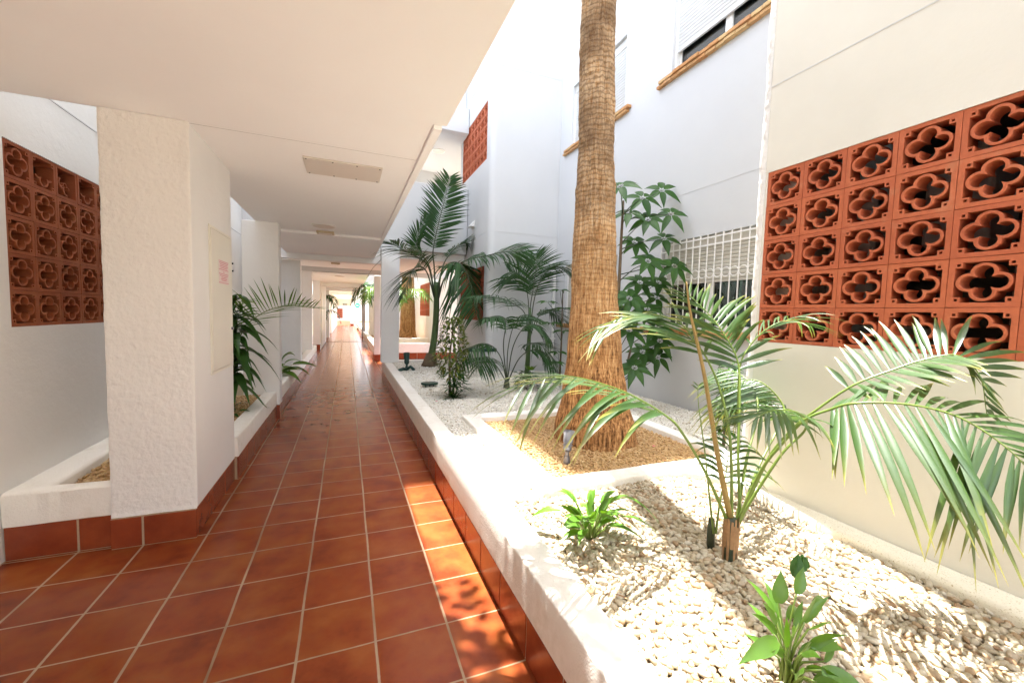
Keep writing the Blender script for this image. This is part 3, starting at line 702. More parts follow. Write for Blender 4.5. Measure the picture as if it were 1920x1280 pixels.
for q in (-.3, -.22, -.14, -.06): m.box(q, q+.045, 41.89, 41.899, 1.985, 2.04)
part('lettering', m, M_white, t)
t = thing('round_sign', 'turquoise round sign on the far right of the corridor', 'sign', (.75, 30, 1.8))
m = MB(); m.tube([(.66, 29.9, 1.80), (.66, 29.93, 1.80)], .16, 24); part('disc', m, M_turq, t); m = MB(); m.box(.57, .75, 29.88, 29.895, 1.78, 1.82); part('white_bar', m, M_white, t)
m = MB(); m.box(.655, .665, 29.91, 29.92, 1.95, 2.5); part('hanger', m, M_steel, t)
m = MB(); m.box(-.88, .72, 20.6, 20.72, .001, .012); tag(m.build('threshold_strip', M_threshold), 'dark metal threshold strip across the far corridor floor', 'threshold')

# ---- ceiling fittings
t = thing('access_panel', 'pale rectangular screwed access panel on the foreground ceiling', 'panel', (0, 3.58, 2.57))
m = MB(); m.box(-.30, .255, 3.40, 3.77, 2.566, 2.5785); part('plate', m, M_lamp, t, bevel=.002)
for x in (-.28, -.1, .07, .235):
    for y in (3.42, 3.75):
        m = MB(); m.tube([(x, y, 2.563), (x, y, 2.566)], .006, 10); part('screw', m, M_metal, t)
def disc_light(lab, x, y, z, r=.13):
    t = thing('ceiling_light', lab, 'light', (x, y, z), 'round ceiling lights of the corridor')
    m = MB(); m.tube([(x, y, z), (x, y, z-.012), (x, y, z-.016)], [r, r, r*.93], 32); part('rim', m, M_paint, t, smooth=True, auto=40)
    m = MB(); m.tube([(x, y, z-.0165), (x, y, z-.02)], [r*.88, r*.8], 32); part('diffuser', m, M_lamp, t)
disc_light('nearest flat round ceiling light next to the beige vent', -.285, 6.05, 2.579, .15)
disc_light('round ceiling light on the ceiling just past the bridge', -.17, 10.3, 2.62, .15)
disc_light('small round light high under the upper bridge ceiling', 2.07, 10.3, 5.42, .16)
disc_light('farther round ceiling light beyond the bridge beam', -.2, 13.6, 2.50, .15)
t = thing('ceiling_vent', 'beige square emergency light beside the nearest round ceiling light', 'light', (-.285, 6.5, 2.57))
m = MB(); m.box(-.40, -.17, 6.44, 6.60, 2.55, 2.578); part('body', m, M_vent, t, bevel=.006)
m = MB(); m.box(-.37, -.20, 6.46, 6.58, 2.542, 2.5495); part('cover', m, M_lamp, t, bevel=.004)
t = thing('ceiling_vent', 'small dark box fitting on the ceiling past the bridge', 'light', (-.3, 11.1, 2.6))
m = MB(); m.box(-.36, -.16, 11.0, 11.12, 2.585, 2.618); part('body', m, M_vent, t, bevel=.004); m = MB(); m.box(-.33, -.19, 11.02, 11.1, 2.578, 2.584); part('cover', m, M_lamp, t)
t = thing('wall_light', 'small white wedge wall light on the side of the projecting wall', 'light', (2.5, 8.56, 3.35))
m = MB(); m.add([(2.49, 8.45, 3.30), (2.49, 8.67, 3.30), (2.38, 8.67, 3.30), (2.38, 8.45, 3.30), (2.49, 8.45, 3.42), (2.49, 8.67, 3.42)], [(0,1,2,3), (0,4,5,1), (3,2,5,4), (0,3,4), (1,5,2)]); part('shade', m, M_paint, t)
m = MB(); m.box(2.49, 2.499, 8.46, 8.66, 3.29, 3.43); part('back_plate', m, M_paint, t)
t = thing('hanging_wire', 'thin wire slanting from the canopy edge to the bridge post', 'wire', (.55, 8, 2.5))
m = MB(); m.tube([(.535, 7.46, 2.57), (.545, 7.46, 2.3), (.55, 8.2, 2.40), (.56, 8.98, 2.2)][:1]+[(.54, 7.46, 2.35), (.50, 9.0, 2.36), (.46, 11.2, 2.30)], .004, 6); part('wire', m, M_metal, t)
t = thing('downpipe', 'slim white drainpipe in the corner behind the fronds', 'pipe', (3.88, 7.42, 0))
m = MB(); m.tube([(3.88, 7.42, .3), (3.88, 7.42, 2.4)], .03, 12); part('pipe', m, M_paint, t, smooth=True, auto=40)
m = MB(); m.box(3.83, 3.93, 7.38, 7.46, 1.0, 1.03); part('clip', m, M_paint, t)

# ---- garden lights
def spot(lab, loc, ang, mats, s=1):
    t = thing('garden_spotlight', lab, 'spotlight', loc, 'small garden spotlights')
    L = Vector(loc)
    m = MB(); m.tube([L, L+Vector((0, 0, .045*s))], [.022*s, .018*s], 16); m.tube([L+Vector((0, 0, .045*s)), L+Vector((0, 0, .075*s))], [.012*s, .012*s], 12); part('stake', m, mats[0], t, smooth=True, auto=40)
    d = Vector((math.sin(ang)*.45, .25, 1)).normalized(); b = L+Vector((0, 0, .07*s))
    m = MB(); rs = []; ps = []
    for k_, (h_, r_) in enumerate([(0, .012), (.01, .024), (.028, .028), (.03, .024), (.036, .024), (.038, .029), (.046, .029), (.048, .024), (.054, .024), (.056, .030), (.105, .032), (.112, .036), (.13, .036), (.132, .030)]):
        ps.append(b+d*h_*s); rs.append(r_*s)
    m.tube(ps, rs, 24); part('head', m, mats[0], t, smooth=True, auto=30)
    m = MB(); m.tube([b+d*.1325*s, b+d*.134*s], .028*s, 20); part('lens', m, mats[1], t)
    return t
spot('grey metal spotlight in the tan gravel at the foot of the big trunk', (1.56, 2.68, PZ), .5, (M_steel, M_glass), 1.25)
gs = spot('dark green spotlight on the white gravel near the bridge post', (1.06, 7.95, PZ), .0, (M_green, M_glass), 1.7)
m = MB(); m.tube([(1.06, 7.95, .38), (.98, 7.88, .40), (.90, 7.86, .37)], .03, 10); m.tube([(1.06, 7.95, .38), (1.12, 7.88, .44), (1.19, 7.88, .37)], .03, 10); part('splayed_foot', m, M_green, gs, smooth=True)
t = thing('ground_lamp', 'flat dark green lamp lying on the white gravel', 'lamp', (1.16, 6.16, PZ))
m = MB(); m.prism([(1.16+.13*math.cos(a), 6.16+.09*math.sin(a)) for a in [k*math.pi/10 for k in range(20)]], PZ+.035, PZ+.065); part('cover', m, M_green, t, bevel=.006)
for dx in (-.06, 0, .06):
    m = MB(); m.tube([(1.16+dx, 6.14, PZ-.01), (1.16+dx, 6.14, PZ+.034)], .008, 8); part('foot', m, M_green, t)
t = thing('ground_lamp', 'dark green lid on the gravel in the left planter', 'lamp', (-1.17, 5.8, .3))
m = MB(); m.prism([(-1.17+.11*math.cos(a), 5.6+.09*math.sin(a)) for a in [k*math.pi/10 for k in range(20)]], .31, .345); part('cover', m, M_green, t, bevel=.008)
m = MB(); m.tube([(-1.17, 5.6, .27), (-1.17, 5.6, .309)], .03, 10); part('base', m, M_green, t)
t = thing('floodlight', 'dark elongated floodlight low beside the lower red screen', 'lamp', (2.3, 7.1, .9))
m = MB(); m.prism([(2.25+.28*math.cos(a), 7.0+.1*math.sin(a)) for a in [k*math.pi/8 for k in range(16)]], .80, .86); part('head', m, M_green, t, bevel=.01)
m = MB(); m.tube([(2.25, 7.0, .35), (2.25, 7.0, .80)], .012, 8); part('stake', m, M_green, t)

# ============================================================ GRAVEL
def ico(sub):
    bm = bmesh.new(); bmesh.ops.create_icosphere(bm, subdivisions=sub, radius=1)
    v = np.array([x.co[:] for x in bm.verts]); f = np.array([[q.index for q in x.verts] for x in bm.faces]); bm.free(); return v, f
def gravel(name, label, mat, pts, size, sub, zbase, flat_=(.5, .75), zj=.008):
    v, f = ico(sub); n = len(pts); nv = len(v)
    s = size*rng.uniform(.75, 1.3, (n, 1)); sc = np.concatenate([s*rng.uniform(.95, 1.35, (n, 1)), s*rng.uniform(.72, 1.0, (n, 1)), s*rng.uniform(flat_[0], flat_[1], (n, 1))], 1)/2
    yawr = rng.uniform(0, 2*np.pi, n); tx = rng.normal(0, .32, n); ty = rng.normal(0, .32, n)
    cz, sz = np.cos(yawr), np.sin(yawr)
    Rz = np.zeros((n, 3, 3)); Rz[:,0,0] = cz; Rz[:,0,1] = -sz; Rz[:,1,0] = sz; Rz[:,1,1] = cz; Rz[:,2,2] = 1
    Rx = np.zeros((n, 3, 3)); Rx[:,0,0] = 1; Rx[:,1,1] = np.cos(tx); Rx[:,1,2] = -np.sin(tx); Rx[:,2,1] = np.sin(tx); Rx[:,2,2] = np.cos(tx)
    Ry = np.zeros((n, 3, 3)); Ry[:,1,1] = 1; Ry[:,0,0] = np.cos(ty); Ry[:,0,2] = np.sin(ty); Ry[:,2,0] = -np.sin(ty); Ry[:,2,2] = np.cos(ty)
    RR = Rx@Ry@Rz
    lv = v[None]*sc[:, None, :]
    lv *= (1+.10*np.sin(v[None, :, [1, 2, 0]]*3+rng.uniform(0, 6, (n, 1, 3))))
    out = np.einsum('nij,nkj->nki', RR, lv)
    zz = zbase+rng.uniform(-zj, zj, n)
    out[:, :, 0] += pts[:, 0:1]; out[:, :, 1] += pts[:, 1:2]; out[:, :, 2] += (zz+pts[:, 2])[:, None]
    faces = (f[None]+(np.arange(n)*nv)[:, None, None]).reshape(-1, 3)
    me = bpy.data.meshes.new(name); me.vertices.add(n*nv); me.vertices.foreach_set('co', out.reshape(-1).astype(np.float32))
    me.loops.add(len(faces)*3); me.loops.foreach_set('vertex_index', faces.reshape(-1).astype(np.int32))
    me.polygons.add(len(faces)); me.polygons.foreach_set('loop_start', np.arange(0, len(faces)*3, 3, dtype=np.int32)); me.polygons.foreach_set('loop_total', np.full(len(faces), 3, dtype=np.int32))
    me.polygons.foreach_set('use_smooth', np.ones(len(faces), dtype=bool)); me.update(calc_edges=True)
    me.materials.append(mat); o = bpy.data.objects.new(name, me); C.objects.link(o); tag(o, label, 'gravel', kind='stuff'); return o
def scatter(x0, x1, y0, y1, d, inside=lambda x, y: np.ones(len(x), bool), layers=2, dz=.011):
    out = []
    for L in range(layers):
        nx_ = int((x1-x0)/d)+1; ny_ = int((y1-y0)/(d*.87))+1
        gx, gy = np.meshgrid(np.arange(nx_), np.arange(ny_)); x = x0+(gx+.5*(gy % 2)+.5*L)*d; y = y0+gy*d*.87+L*d*.4
        x = (x+rng.normal(0, d*.2, x.shape)).ravel(); y = (y+rng.normal(0, d*.2, y.shape)).ravel()
        k = (x > x0) & (x < x1) & (y > y0) & (y < y1) & inside(x, y); x, y = x[k], y[k]
        und = np.array([mnoise.noise(Vector((a*2.3, b*2.3, 0)))*.014 for a, b in zip(x, y)])
        out.append(np.stack([x, y, und-L*dz], 1))
    return np.concatenate(out)
def not_box(x, y): return ~((x > BX0+.01) & (x < BX1-.01) & (y > BY0+.01) & (y < BY1-.01))
def near_in(x, y): return ((x < 2.385) | (y > 2.2)) & not_box(x, y)
gravel('pebbles', 'rounded cream and white pebbles filling the near planter bed', M_pebble, scatter(.885, 2.39, -.4, 2.2, .0235, near_in), .0295, 2, PZ-.004)
gravel('marble_chips', 'white marble chips covering the far half of the planter bed', M_chip, scatter(.885, 3.93, 2.21, 5.2, .021, not_box, 2, .008), .024, 1, PZ-.004, (.6, .9))
gravel('marble_chips', 'fine white chips in the shade near the bridge post', M_chip, scatter(.885, 3.93, 5.2, 9.17, .032, lambda x, y: (y < 7.45) | (x < 2.47), 2, .01), .036, 1, PZ-.004, (.6, .9))
gravel('tan_gravel', 'tan yellow gravel inside the square tree box', M_tan, scatter(BX0+BW, BX1-BW, BY0+BW, BY1-BW, .0185), .0235, 2, PZ-.006)
gravel('pebbles', 'yellowish pebbles in the left bay planter', M_tan, scatter(-1.61, -1.03, 3.21, 6.14, .027), .034, 1, .335)
g = MB(); g.box(.88, 2.38, -3, -.4, .30, PZ); tag(g.build('gravel_bed', M_chip), 'plain gravel surface of the planter behind the viewer', 'gravel', kind='stuff')
# few fallen petals
for i, (x, y) in enumerate([(1.02, 5.0), (1.08, 3.25), (1.12, 3.2), (1.05, 3.3), (2.45, 2.75)]):
    m = MB(); m.add([(x, y, PZ+.02), (x+.03, y+.01, PZ+.03), (x+.035, y+.035, PZ+.018), (x+.005, y+.03, PZ+.028)], [(0, 1, 2, 3)])
    tag(m.build('fallen_petal', M_red, smooth=True), ['', 'small magenta petal nearest the tree box corner', 'small magenta petal between kerb and tree box', 'magenta petal beside the tree box edge', 'tiny red petal on the tan gravel right of the trunk'][i] if i else 'lone magenta petal on the chips by the far kerb', 'petal', 'fallen petals')

# ============================================================ PLANTS
def cr(pts, n):
    P = [Vector(p) for p in pts]; P = [P[0]*2-P[1]]+P+[P[-1]*2-P[-2]]; out = []
    segs = len(P)-3
    for i in range(n):
        u = i/(n-1)*segs; k = min(int(u), segs-1); t_ = u-k; a, b, c, d = P[k:k+4]
        out.append(.5*((2*b)+(c-a)*t_+(2*a-5*b+4*c-d)*t_*t_+(3*b-a-3*c+d)*t_**3))
    return out
class Leafy(MB):
    def __init__(s): super().__init__(); s.tip = []
    def strip(s, pts, wdir, widths, fold=.25, m=0, tips=None):
        n = len(pts); vs = []; 
        for i, (p, w_) in enumerate(zip(pts, widths)):
            t_ = (pts[min(i+1, n-1)]-pts[max(i-1, 0)]).normalized(); wd = (wdir-t_*wdir.dot(t_)); wd = wd.normalized() if wd.length > 1e-6 else t_.orthogonal().normalized()
            nn = t_.cross(wd); 
            vs += [p-wd*w_*.5-nn*w_*fold*.5, p+nn*0, p+wd*w_*.5-nn*w_*fold*.5]
        fs = []
        for i in range(n-1):
            for j in (0, 1): fs.append((i*3+j, i*3+j+1, i*3+j+4, i*3+j+3))
        s.add(vs, fs, m); s.tip += [q for t_ in (tips or [0]*n) for q in (t_,)*3]
    def tube(s, *a, **k):
        b = len(s.v); super().tube(*a, **k); s.tip += [0]*(len(s.v)-b)
    def finish(s, name, mats, root, recalc=False):
        loc = Vector(root.location); me = bpy.data.meshes.new(name); me.from_pydata([tuple(Vector(v)-loc) for v in s.v], [], s.f)
        for mm in mats: me.materials.append(mm)
        me.polygons.foreach_set('material_index', s.m); me.polygons.foreach_set('use_smooth', [True]*len(me.polygons))
        at = me.attributes.new('tip', 'FLOAT', 'POINT'); at.data.foreach_set('value', s.tip if len(s.tip) == len(s.v) else [0]*len(s.v))
        o = bpy.data.objects.new(name, me); C.objects.link(o); o.parent = root; return o
def frond(root, pts, L=.5, n=24, w_=.03, droop=.35, start=.35, rad=.008, mats=None, lift=.15, fw=.45, sides=(1, 1), hue_tip=.5, roll_=0, limit=None, grow=.3, sdir=None):
    if not isinstance(lift, tuple): lift = (lift, lift)
    mats = mats or (M_palm, M_petiole); mb = Leafy(); P = cr(pts, 48)
    mb.tube(P, [rad*(1-.82*i/47) for i in range(48)], 6, 1)
    rnd = random.Random(int(abs(pts[-1][0]*7919+pts[-1][1]*104729+pts[-1][2]*1299)*10) & 0xffff)
    for i in range(n):
        u = start+(1-start)*(i+.5)/n; k = min(46, int(u*47)); fr = u*47-k; p = P[k].lerp(P[k+1], fr); t_ = (P[k+1]-P[k]).normalized()
        s_ = t_.cross(Vector((0, 0, 1)));  s_ = s_.normalized() if s_.length > .12 else Vector((1, 0, 0))
        if sdir is not None: s_ = Vector(sdir); s_ = (s_-t_*s_.dot(t_)).normalized()
        nn = s_.cross(t_).normalized()
        if roll_: q = Matrix.Rotation(roll_, 3, t_); s_ = q@s_; nn = q@nn
        uu_ = (i+.5)/n; prof = (.55+.45*min(1, uu_/.25))*(1-.62*max(0, (uu_-.45)/.55)**1.3)
        for side, mul in ((-1, sides[0]), (1, sides[1])):
            if not mul: continue
            l_ = L*prof*mul*rnd.uniform(.85, 1.1); ang = fw+grow*uu_+rnd.uniform(-.10, .10)
            d = (s_*side*math.cos(ang)+t_*math.sin(ang)+nn*(lift[0 if side < 0 else 1]+rnd.uniform(-.12, .12))).normalized()
            dr = droop*rnd.uniform(.7, 1.3); ns = 7; pp = []
            for j in range(ns):
                v = j/(ns-1); pp.append(p+d*l_*v*(1-.12*v)-Vector((0, 0, 1))*dr*l_*v**2.4)
            if limit is not None: pp = [Vector((min(q.x, limit), q.y, q.z)) for q in pp]
            wd = (t_-d*t_.dot(d)).normalized()+nn*rnd.uniform(-.25, .25)
            wmax = w_*rnd.uniform(.8, 1.15)*(1-.35*uu_)
            ws = [wmax*q for q in (.30, .72, 1, .92, .66, .34, .03)]
            dead = rnd.random() < .3*hue_tip
            mb.strip(pp, wd, ws, .35, 0, [0, 0, 0, 0, .12*hue_tip, .45*hue_tip+(.3 if dead else 0), .9])
    return mb.finish('frond', list(mats), root)

# --- big palm trunk
def washingtonia(label, bx, by, zb, prof, lean, height, seed, fibre=True, crown=False):
    t = thing('palm_tree', label, 'palm tree', (bx, by, zb), 'tall fan palms growing through the courtyard')
    m = MB(); nz_ = 420; na = 110; vs = []
    def rad(z):
        for (z0, r0), (z1, r1) in zip(prof, prof[1:]):
            if z <= z1: 
                u = (z-z0)/(z1-z0); u = u*u*(3-2*u); return r0+(r1-r0)*u
        return prof[-1][1]
    for i in range(nz_+1):
        z = (i/nz_)**1.35*height; cx, cy = lean(z); r0 = rad(z)
        for j in range(na):
            a = 2*math.pi*j/na; ca, sa_ = math.cos(a), math.sin(a)
            k = min(1, max(0, (z-.35)/1.8))
            d = mnoise.noise(Vector((ca*9, sa_*9, z*.9+seed)))*.008+mnoise.noise(Vector((ca*3, sa_*3, z*2.2+seed)))*.012+abs(mnoise.noise(Vector((ca*14, sa_*14, z*5+seed))))*-.010
            d += k*(mnoise.noise(Vector((ca*4, sa_*4, z*11+seed)))*.006+mnoise.noise(Vector((ca*11, sa_*11, z*34+seed)))*.005)
            d += .006*math.sin(z*48+2*mnoise.noise(Vector((ca*2, sa_*2, z+seed)))*3)*k*.4
            vs.append((bx+cx+(r0+d)*ca, by+cy+(r0+d)*sa_, zb+z))
    m.add(vs, [(i*na+j, i*na+(j+1) % na, (i+1)*na+(j+1) % na, (i+1)*na+j) for i in range(nz_) for j in range(na)])
    part('trunk', m, M_bark, t, smooth=True)
    if fibre:
        mb = Leafy(); rnd = random.Random(seed)
        for i in range(2600):
            z = rnd.uniform(.9, height*.55); z = .45+z; a = rnd.uniform(0, 2*math.pi); cx, cy = lean(z); r0 = rad(z)-.004; l_ = rnd.uniform(.02, .07)
            o = Vector((math.cos(a), math.sin(a), 0)); p0 = Vector((bx+cx, by+cy, zb+z))+o*r0; d = (o*rnd.uniform(.12, .45)+Vector((0, 0, rnd.choice((-1, 1, 1))))+Vector((-o.y, o.x, 0))*rnd.uniform(-.5, .5)).normalized()
            mb.strip([p0, p0+d*l_*.5+o*.004, p0+d*l_], Vector((-o.y, o.x, 0)), [.004, .003, .0006], 0, 0)
        mb.finish('bark_fibres', [M_bark], t)
    return t
PROF = [(0, .39), (.10, .37), (.45, .295), (.8, .245), (1.4, .200), (1.7, .194), (2.1, .172), (2.7, .155), (3.4, .150), (4.2, .140), (11, .138)]
def lean1(z): return (-.085*min(1, z/1.6)-.05*min(1.0, max(0, z-1.6)/2.0)-.012*max(0, z-3), 0)
bigpalm = washingtonia('tall golden brown palm trunk rising from the tan gravel box', 2.14, 3.18, .33, PROF, lean1, 16.0, 3)
# crown high above the frame
rnd = random.Random(5)
for i in range(16):
    a = i*2.4; ph = rnd.uniform(.1, 1.0); cx, cy = lean1(16.0); b = Vector((2.14+cx, 3.18+cy, 16.25)); L_ = 1.1
    d = Vector((math.cos(a), math.sin(a), 0)); tip = b+d*L_*.8*math.cos(ph)+Vector((0, 0, L_*.6*math.sin(ph)-.2)); 
    mb = Leafy(); mb.tube([b, b.lerp(tip, .5)+Vector((0, 0, .15)), tip], [.02, .015, .012], 6, 1)
    nrm = Vector((0, 0, 1)); sd_ = d.cross(nrm)
    for k_ in range(26):
        an = -1.35+2.7*k_/25; dd = (d*math.cos(an)+sd_*math.sin(an)); l_ = .6*rnd.uniform(.8, 1.1)
        mb.strip([tip, tip+dd*l_*.4, tip+dd*l_*.75-Vector((0, 0, .1)), tip+dd*l_-Vector((0, 0, .35))], dd.cross(nrm), [.02, .045, .03, .003], .3, 0)
    mb.finish('fan_leaf', [M_palm_far, M_petiole], bigpalm)
p2 = washingtonia('second palm trunk glowing orange in the sun beyond the bridge', 1.98, 14.75, .42, [(0, .34), (.5, .27), (1.6, .22), (2.4, .20), (9, .18)], lambda z: (0, 0), 8, 9, False)

# --- near kentia palm
t = thing('palm', 'large kentia palm with arching fronds rising from the near pebbles', 'palm', (1.68, 1.36, .34))
m = MB(); m.tube([(1.676, 1.335, .33), (1.677, 1.338, .42), (1.68, 1.34, .50), (1.682, 1.345, .55)], [.031, .030, .027, .023], 18); part('trunk', m, M_stemdark, t, smooth=True)
mb = Leafy(); rnd = random.Random(3)
for i in range(26):
    a = i*2*math.pi/26+rnd.uniform(-.1, .1); o = Vector((math.cos(a), math.sin(a), 0)); z0 = .36+rnd.uniform(0, .10) if i % 3 else .335; z1 = .535+rnd.uniform(-.02, .025); c = Vector((1.677, 1.338, 0))
    mb.strip([c+o*.033+Vector((0, 0, z0)), c+o*.034+Vector((0, 0, (z0+z1)/2)), c+o*(.031+rnd.uniform(0, .008))+Vector((0, 0, z1))], Vector((-o.y, o.x, 0)), [.008, .013, .009], .1)
mb.finish('dry_sheath', [M_sheath], t)
m = MB(); m.tube([(1.675, 1.445, .33), (1.673, 1.445, .45), (1.672, 1.445, .50)], [.019, .018, .014], 14); part('side_stem', m, M_stemdark, t, smooth=True)
m = MB(); m.tube([(1.66+.014*math.cos(a), 1.44, .49) for a in (0, 1)], .002, 4); part('sheath_rim', m, M_sheath, t)
F1 = [(1.694, 1.35, .507), (1.596, 1.37, .859), (1.517, 1.4, 1.231), (1.438, 1.42, 1.497), (1.412, 1.43, 1.644)]
m = MB(); m.tube(cr(F1, 20), [.014-.011*i/19 for i in range(20)], 8); part('spear', m, M_spear, t, smooth=True)
NEAR = dict(
 F2=([(1.68,1.35,.509),(1.552,1.4,.777),(1.452,1.46,.959),(1.412,1.5,1.011),(1.278,1.54,1.094),(1.121,1.56,1.16),(.877,1.56,1.216),(.667,1.55,1.184)], dict(L=.62, n=17, w_=.027, droop=.22, start=.44, lift=(-.35, -.10), fw=.78, grow=.25, hue_tip=1.0)),
 F3=([(1.694,1.35,.507),(1.71,1.4,.898),(1.738,1.5,1.13),(1.742,1.6,1.28),(1.719,1.65,1.349),(1.699,1.75,1.453),(1.576,1.85,1.502),(1.447,1.95,1.47),(1.323,2.0,1.39)], dict(L=.60, n=20, w_=.028, droop=.16, start=.38, lift=(-.20, -.05), fw=.55, hue_tip=.9)),
 F4=([(1.775,1.37,.51),(1.796,1.42,.803),(1.859,1.48,1.046),(1.915,1.55,1.252),(1.897,1.62,1.386),(1.882,1.72,1.502),(1.844,1.85,1.627)], dict(L=.50, n=20, w_=.030, droop=.10, start=.46, lift=(0, .25), fw=.4, sides=(.9, 1))),
 F5=([(1.71,1.34,.509),(1.766,1.28,.784),(1.801,1.2,.954),(1.815,1.13,1.064),(1.85,1.06,1.12),(1.86,.98,1.163),(1.934,.87,1.182),(2.008,.77,1.167),(2.034,.69,1.127),(2.044,.61,1.062),(2.083,.56,.98)], dict(L=.60, n=27, w_=.030, droop=.12, start=.40, lift=(.25, -.85), fw=.10, grow=.75, sides=(.75, 1), limit=2.47)),
 F6=([(1.75,1.36,.492),(1.87,1.32,.821),(1.921,1.24,.994),(1.941,1.17,1.084),(2.016,1.07,1.214),(2.12,.98,1.293),(2.181,.92,1.337),(2.232,.84,1.364),(2.257,.78,1.29),(2.282,.76,1.147)], dict(L=.36, n=26, w_=.028, droop=.10, start=.42, lift=(.9, -.1), fw=.15, grow=.35, sides=(.9, .8), limit=2.47)),
 F10=([(1.748,1.37,.488),(1.895,1.45,.774),(2.087,1.55,.958),(2.25,1.7,1.07),(2.30,1.85,1.142),(2.30,2.0,1.157)], dict(L=.38, n=20, w_=.020, droop=.3, start=.45, lift=-.5, limit=2.47)),
 F7=([(1.765,1.37,.498),(1.938,1.42,.724),(2.173,1.5,.876),(2.30,1.55,.987),(2.28,1.65,1.102),(2.243,1.75,1.121),(2.146,1.85,1.032)], dict(L=.50, n=26, w_=.022, droop=.35, start=.42, lift=-.7, limit=2.48)),
 F8=([(1.897,1.5,.765),(1.928,1.55,1.198),(1.99,1.55,1.339),(2.055,1.5,1.442),(2.142,1.45,1.487),(2.235,1.4,1.462)], dict(L=.34, n=13, w_=.014, droop=.25, start=.40, lift=.1, rad=.006)),
 F9=([(1.741,1.36,.507),(1.86,1.26,.851),(1.93,1.2,.99),(1.80,1.14,1.085),(1.62,1.12,1.12),(1.50,1.12,1.10)], dict(L=.36, n=14, w_=.026, droop=.20, start=.50, lift=-.2, fw=.7)),
 G1=([(1.662,1.42,.437),(1.653,1.45,.613),(1.664,1.5,.809),(1.656,1.55,1.042),(1.653,1.56,1.15)], dict(L=.10, n=2, w_=.012, droop=.1, start=.9, rad=.006)),
 G2=([(1.676,1.42,.434),(1.739,1.46,.569),(1.818,1.5,.709),(1.851,1.52,.868)], dict(L=.3, n=9, w_=.02, droop=.5, start=.5, rad=.006)),
)
for k_, (pts, kw) in NEAR.items(): frond(t, pts, **kw)

# --- middle palms
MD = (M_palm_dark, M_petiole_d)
t = thing('palm', 'tall slim green palm with broad drooping fronds next to the bridge post', 'palm', (1.67, 8.5, .34))
m = MB(); m.tube(cr([(1.60, 8.5, .33), (1.61, 8.5, .5), (1.66, 8.5, .75), (1.70, 8.5, 1.1), (1.72, 8.5, 1.6), (1.71, 8.5, 2.1)], 30), [.17-.09*min(1, i/6)-.025*i/29 for i in range(30)], 18); part('trunk', m, [M_greenstem], t, smooth=True)
m = MB(); m.tube([(1.60, 8.5, .33), (1.605, 8.5, .45), (1.635, 8.5, .62)], [.19, .14, .105], 18); part('root_swelling', m, M_stembrown, t, smooth=True)
PA = [([(1.703,8.5,1.758),(1.65,8.45,2.405),(1.614,8.4,2.718),(1.693,8.3,3.238),(1.802,8.2,3.75),(1.857,8.1,4.12)], dict(L=.66, n=46, w_=.045, droop=.06, start=.42, lift=0, fw=.45, sdir=(.93, -.37, 0))),
 ([(1.738,8.4,1.757),(1.773,8.3,2.292),(1.917,8.0,2.463),(2.081,7.8,2.372),(2.203,7.6,1.958),(2.279,7.5,1.453)], dict(L=1.25, n=44, w_=.055, droop=.25, start=.25, lift=(-.3, -.3), fw=.5)),
 ([(1.738,8.4,1.757),(1.852,8.3,2.19),(2.127,7.9,2.488),(2.465,7.6,2.582),(2.787,7.3,2.65),(3.084,7.1,2.61),(3.384,7.0,2.424)], dict(L=.95, n=44, w_=.042, droop=.18, start=.33, lift=(.5, -.3), fw=.5)),
 ([(1.681,8.5,1.757),(1.562,8.5,2.404),(1.332,8.5,2.708),(1.302,8.4,2.954),(1.458,8.3,3.369)], dict(L=.45, n=26, w_=.035, droop=.1, start=.40, fw=.9, sdir=(.93, -.37, 0))),
 ([(1.681,8.5,1.757),(1.504,8.3,2.38),(1.165,8.0,2.548),(.896,7.8,2.62),(.72,7.7,2.70)], dict(L=.75, n=30, w_=.035, droop=.3, start=.34)),
 ([(1.681,8.5,1.757),(1.456,8.2,2.263),(1.222,7.9,2.322),(1.059,7.7,2.099),(.955,7.6,1.781)], dict(L=.85, n=38, w_=.035, droop=.25, start=.28, roll_=.6)),
 ([(1.736,8.5,1.759),(1.88,8.7,2.445),(2.128,8.8,2.827),(2.35,8.8,3.0),(2.42,8.8,2.97)], dict(L=.7, n=30, w_=.035, droop=.25, start=.36, limit=2.47)),
 ([(1.736,8.5,1.759),(1.9,8.5,2.219),(2.2,8.4,2.424),(2.38,8.3,2.157),(2.42,8.2,1.7)], dict(L=.9, n=32, w_=.04, droop=.3, start=.3, limit=2.47))]
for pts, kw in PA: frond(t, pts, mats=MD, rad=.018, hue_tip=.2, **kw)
t = thing('palm', 'clump of thin stemmed young palm in the middle of the white chips', 'palm', (2.24, 5.72, .35))
m = MB(); m.tube([(2.24, 5.72, .33), (2.24, 5.72, .42), (2.24, 5.72, .5)], [.055, .045, .03], 14); part('stem_base', m, M_stemdark, t, smooth=True)
PB = [([(2.24,5.72,.466),(2.081,5.6,.861),(1.854,5.5,1.049),(1.59,5.4,1.02),(1.367,5.3,.801)], {}), ([(2.24,5.72,.466),(2.127,5.6,1.002),(2.112,5.5,1.356),(1.967,5.4,1.453),(1.702,5.3,1.404)], {}),
 ([(2.248,5.72,.466),(2.32,5.7,.993),(2.467,5.6,1.304),(2.657,5.5,1.31),(2.818,5.4,1.095)], {}), ([(2.257,5.72,.465),(2.396,5.6,.841),(2.607,5.5,.969),(2.783,5.4,.842),(2.938,5.3,.534)], {}),
 ([(2.231,5.72,.466),(1.983,5.5,.742),(1.753,5.3,.897),(1.612,5.2,.752)], {}), ([(2.24,5.72,.466),(2.321,5.9,.976),(2.484,6.0,1.39),(2.729,6.1,1.48),(3.021,6.2,1.397)], {})]
for pts, kw in PB: frond(t, pts, mats=MD, L=.50, n=26, w_=.028, droop=.28, start=.40, rad=.010, lift=-.25, hue_tip=.2)
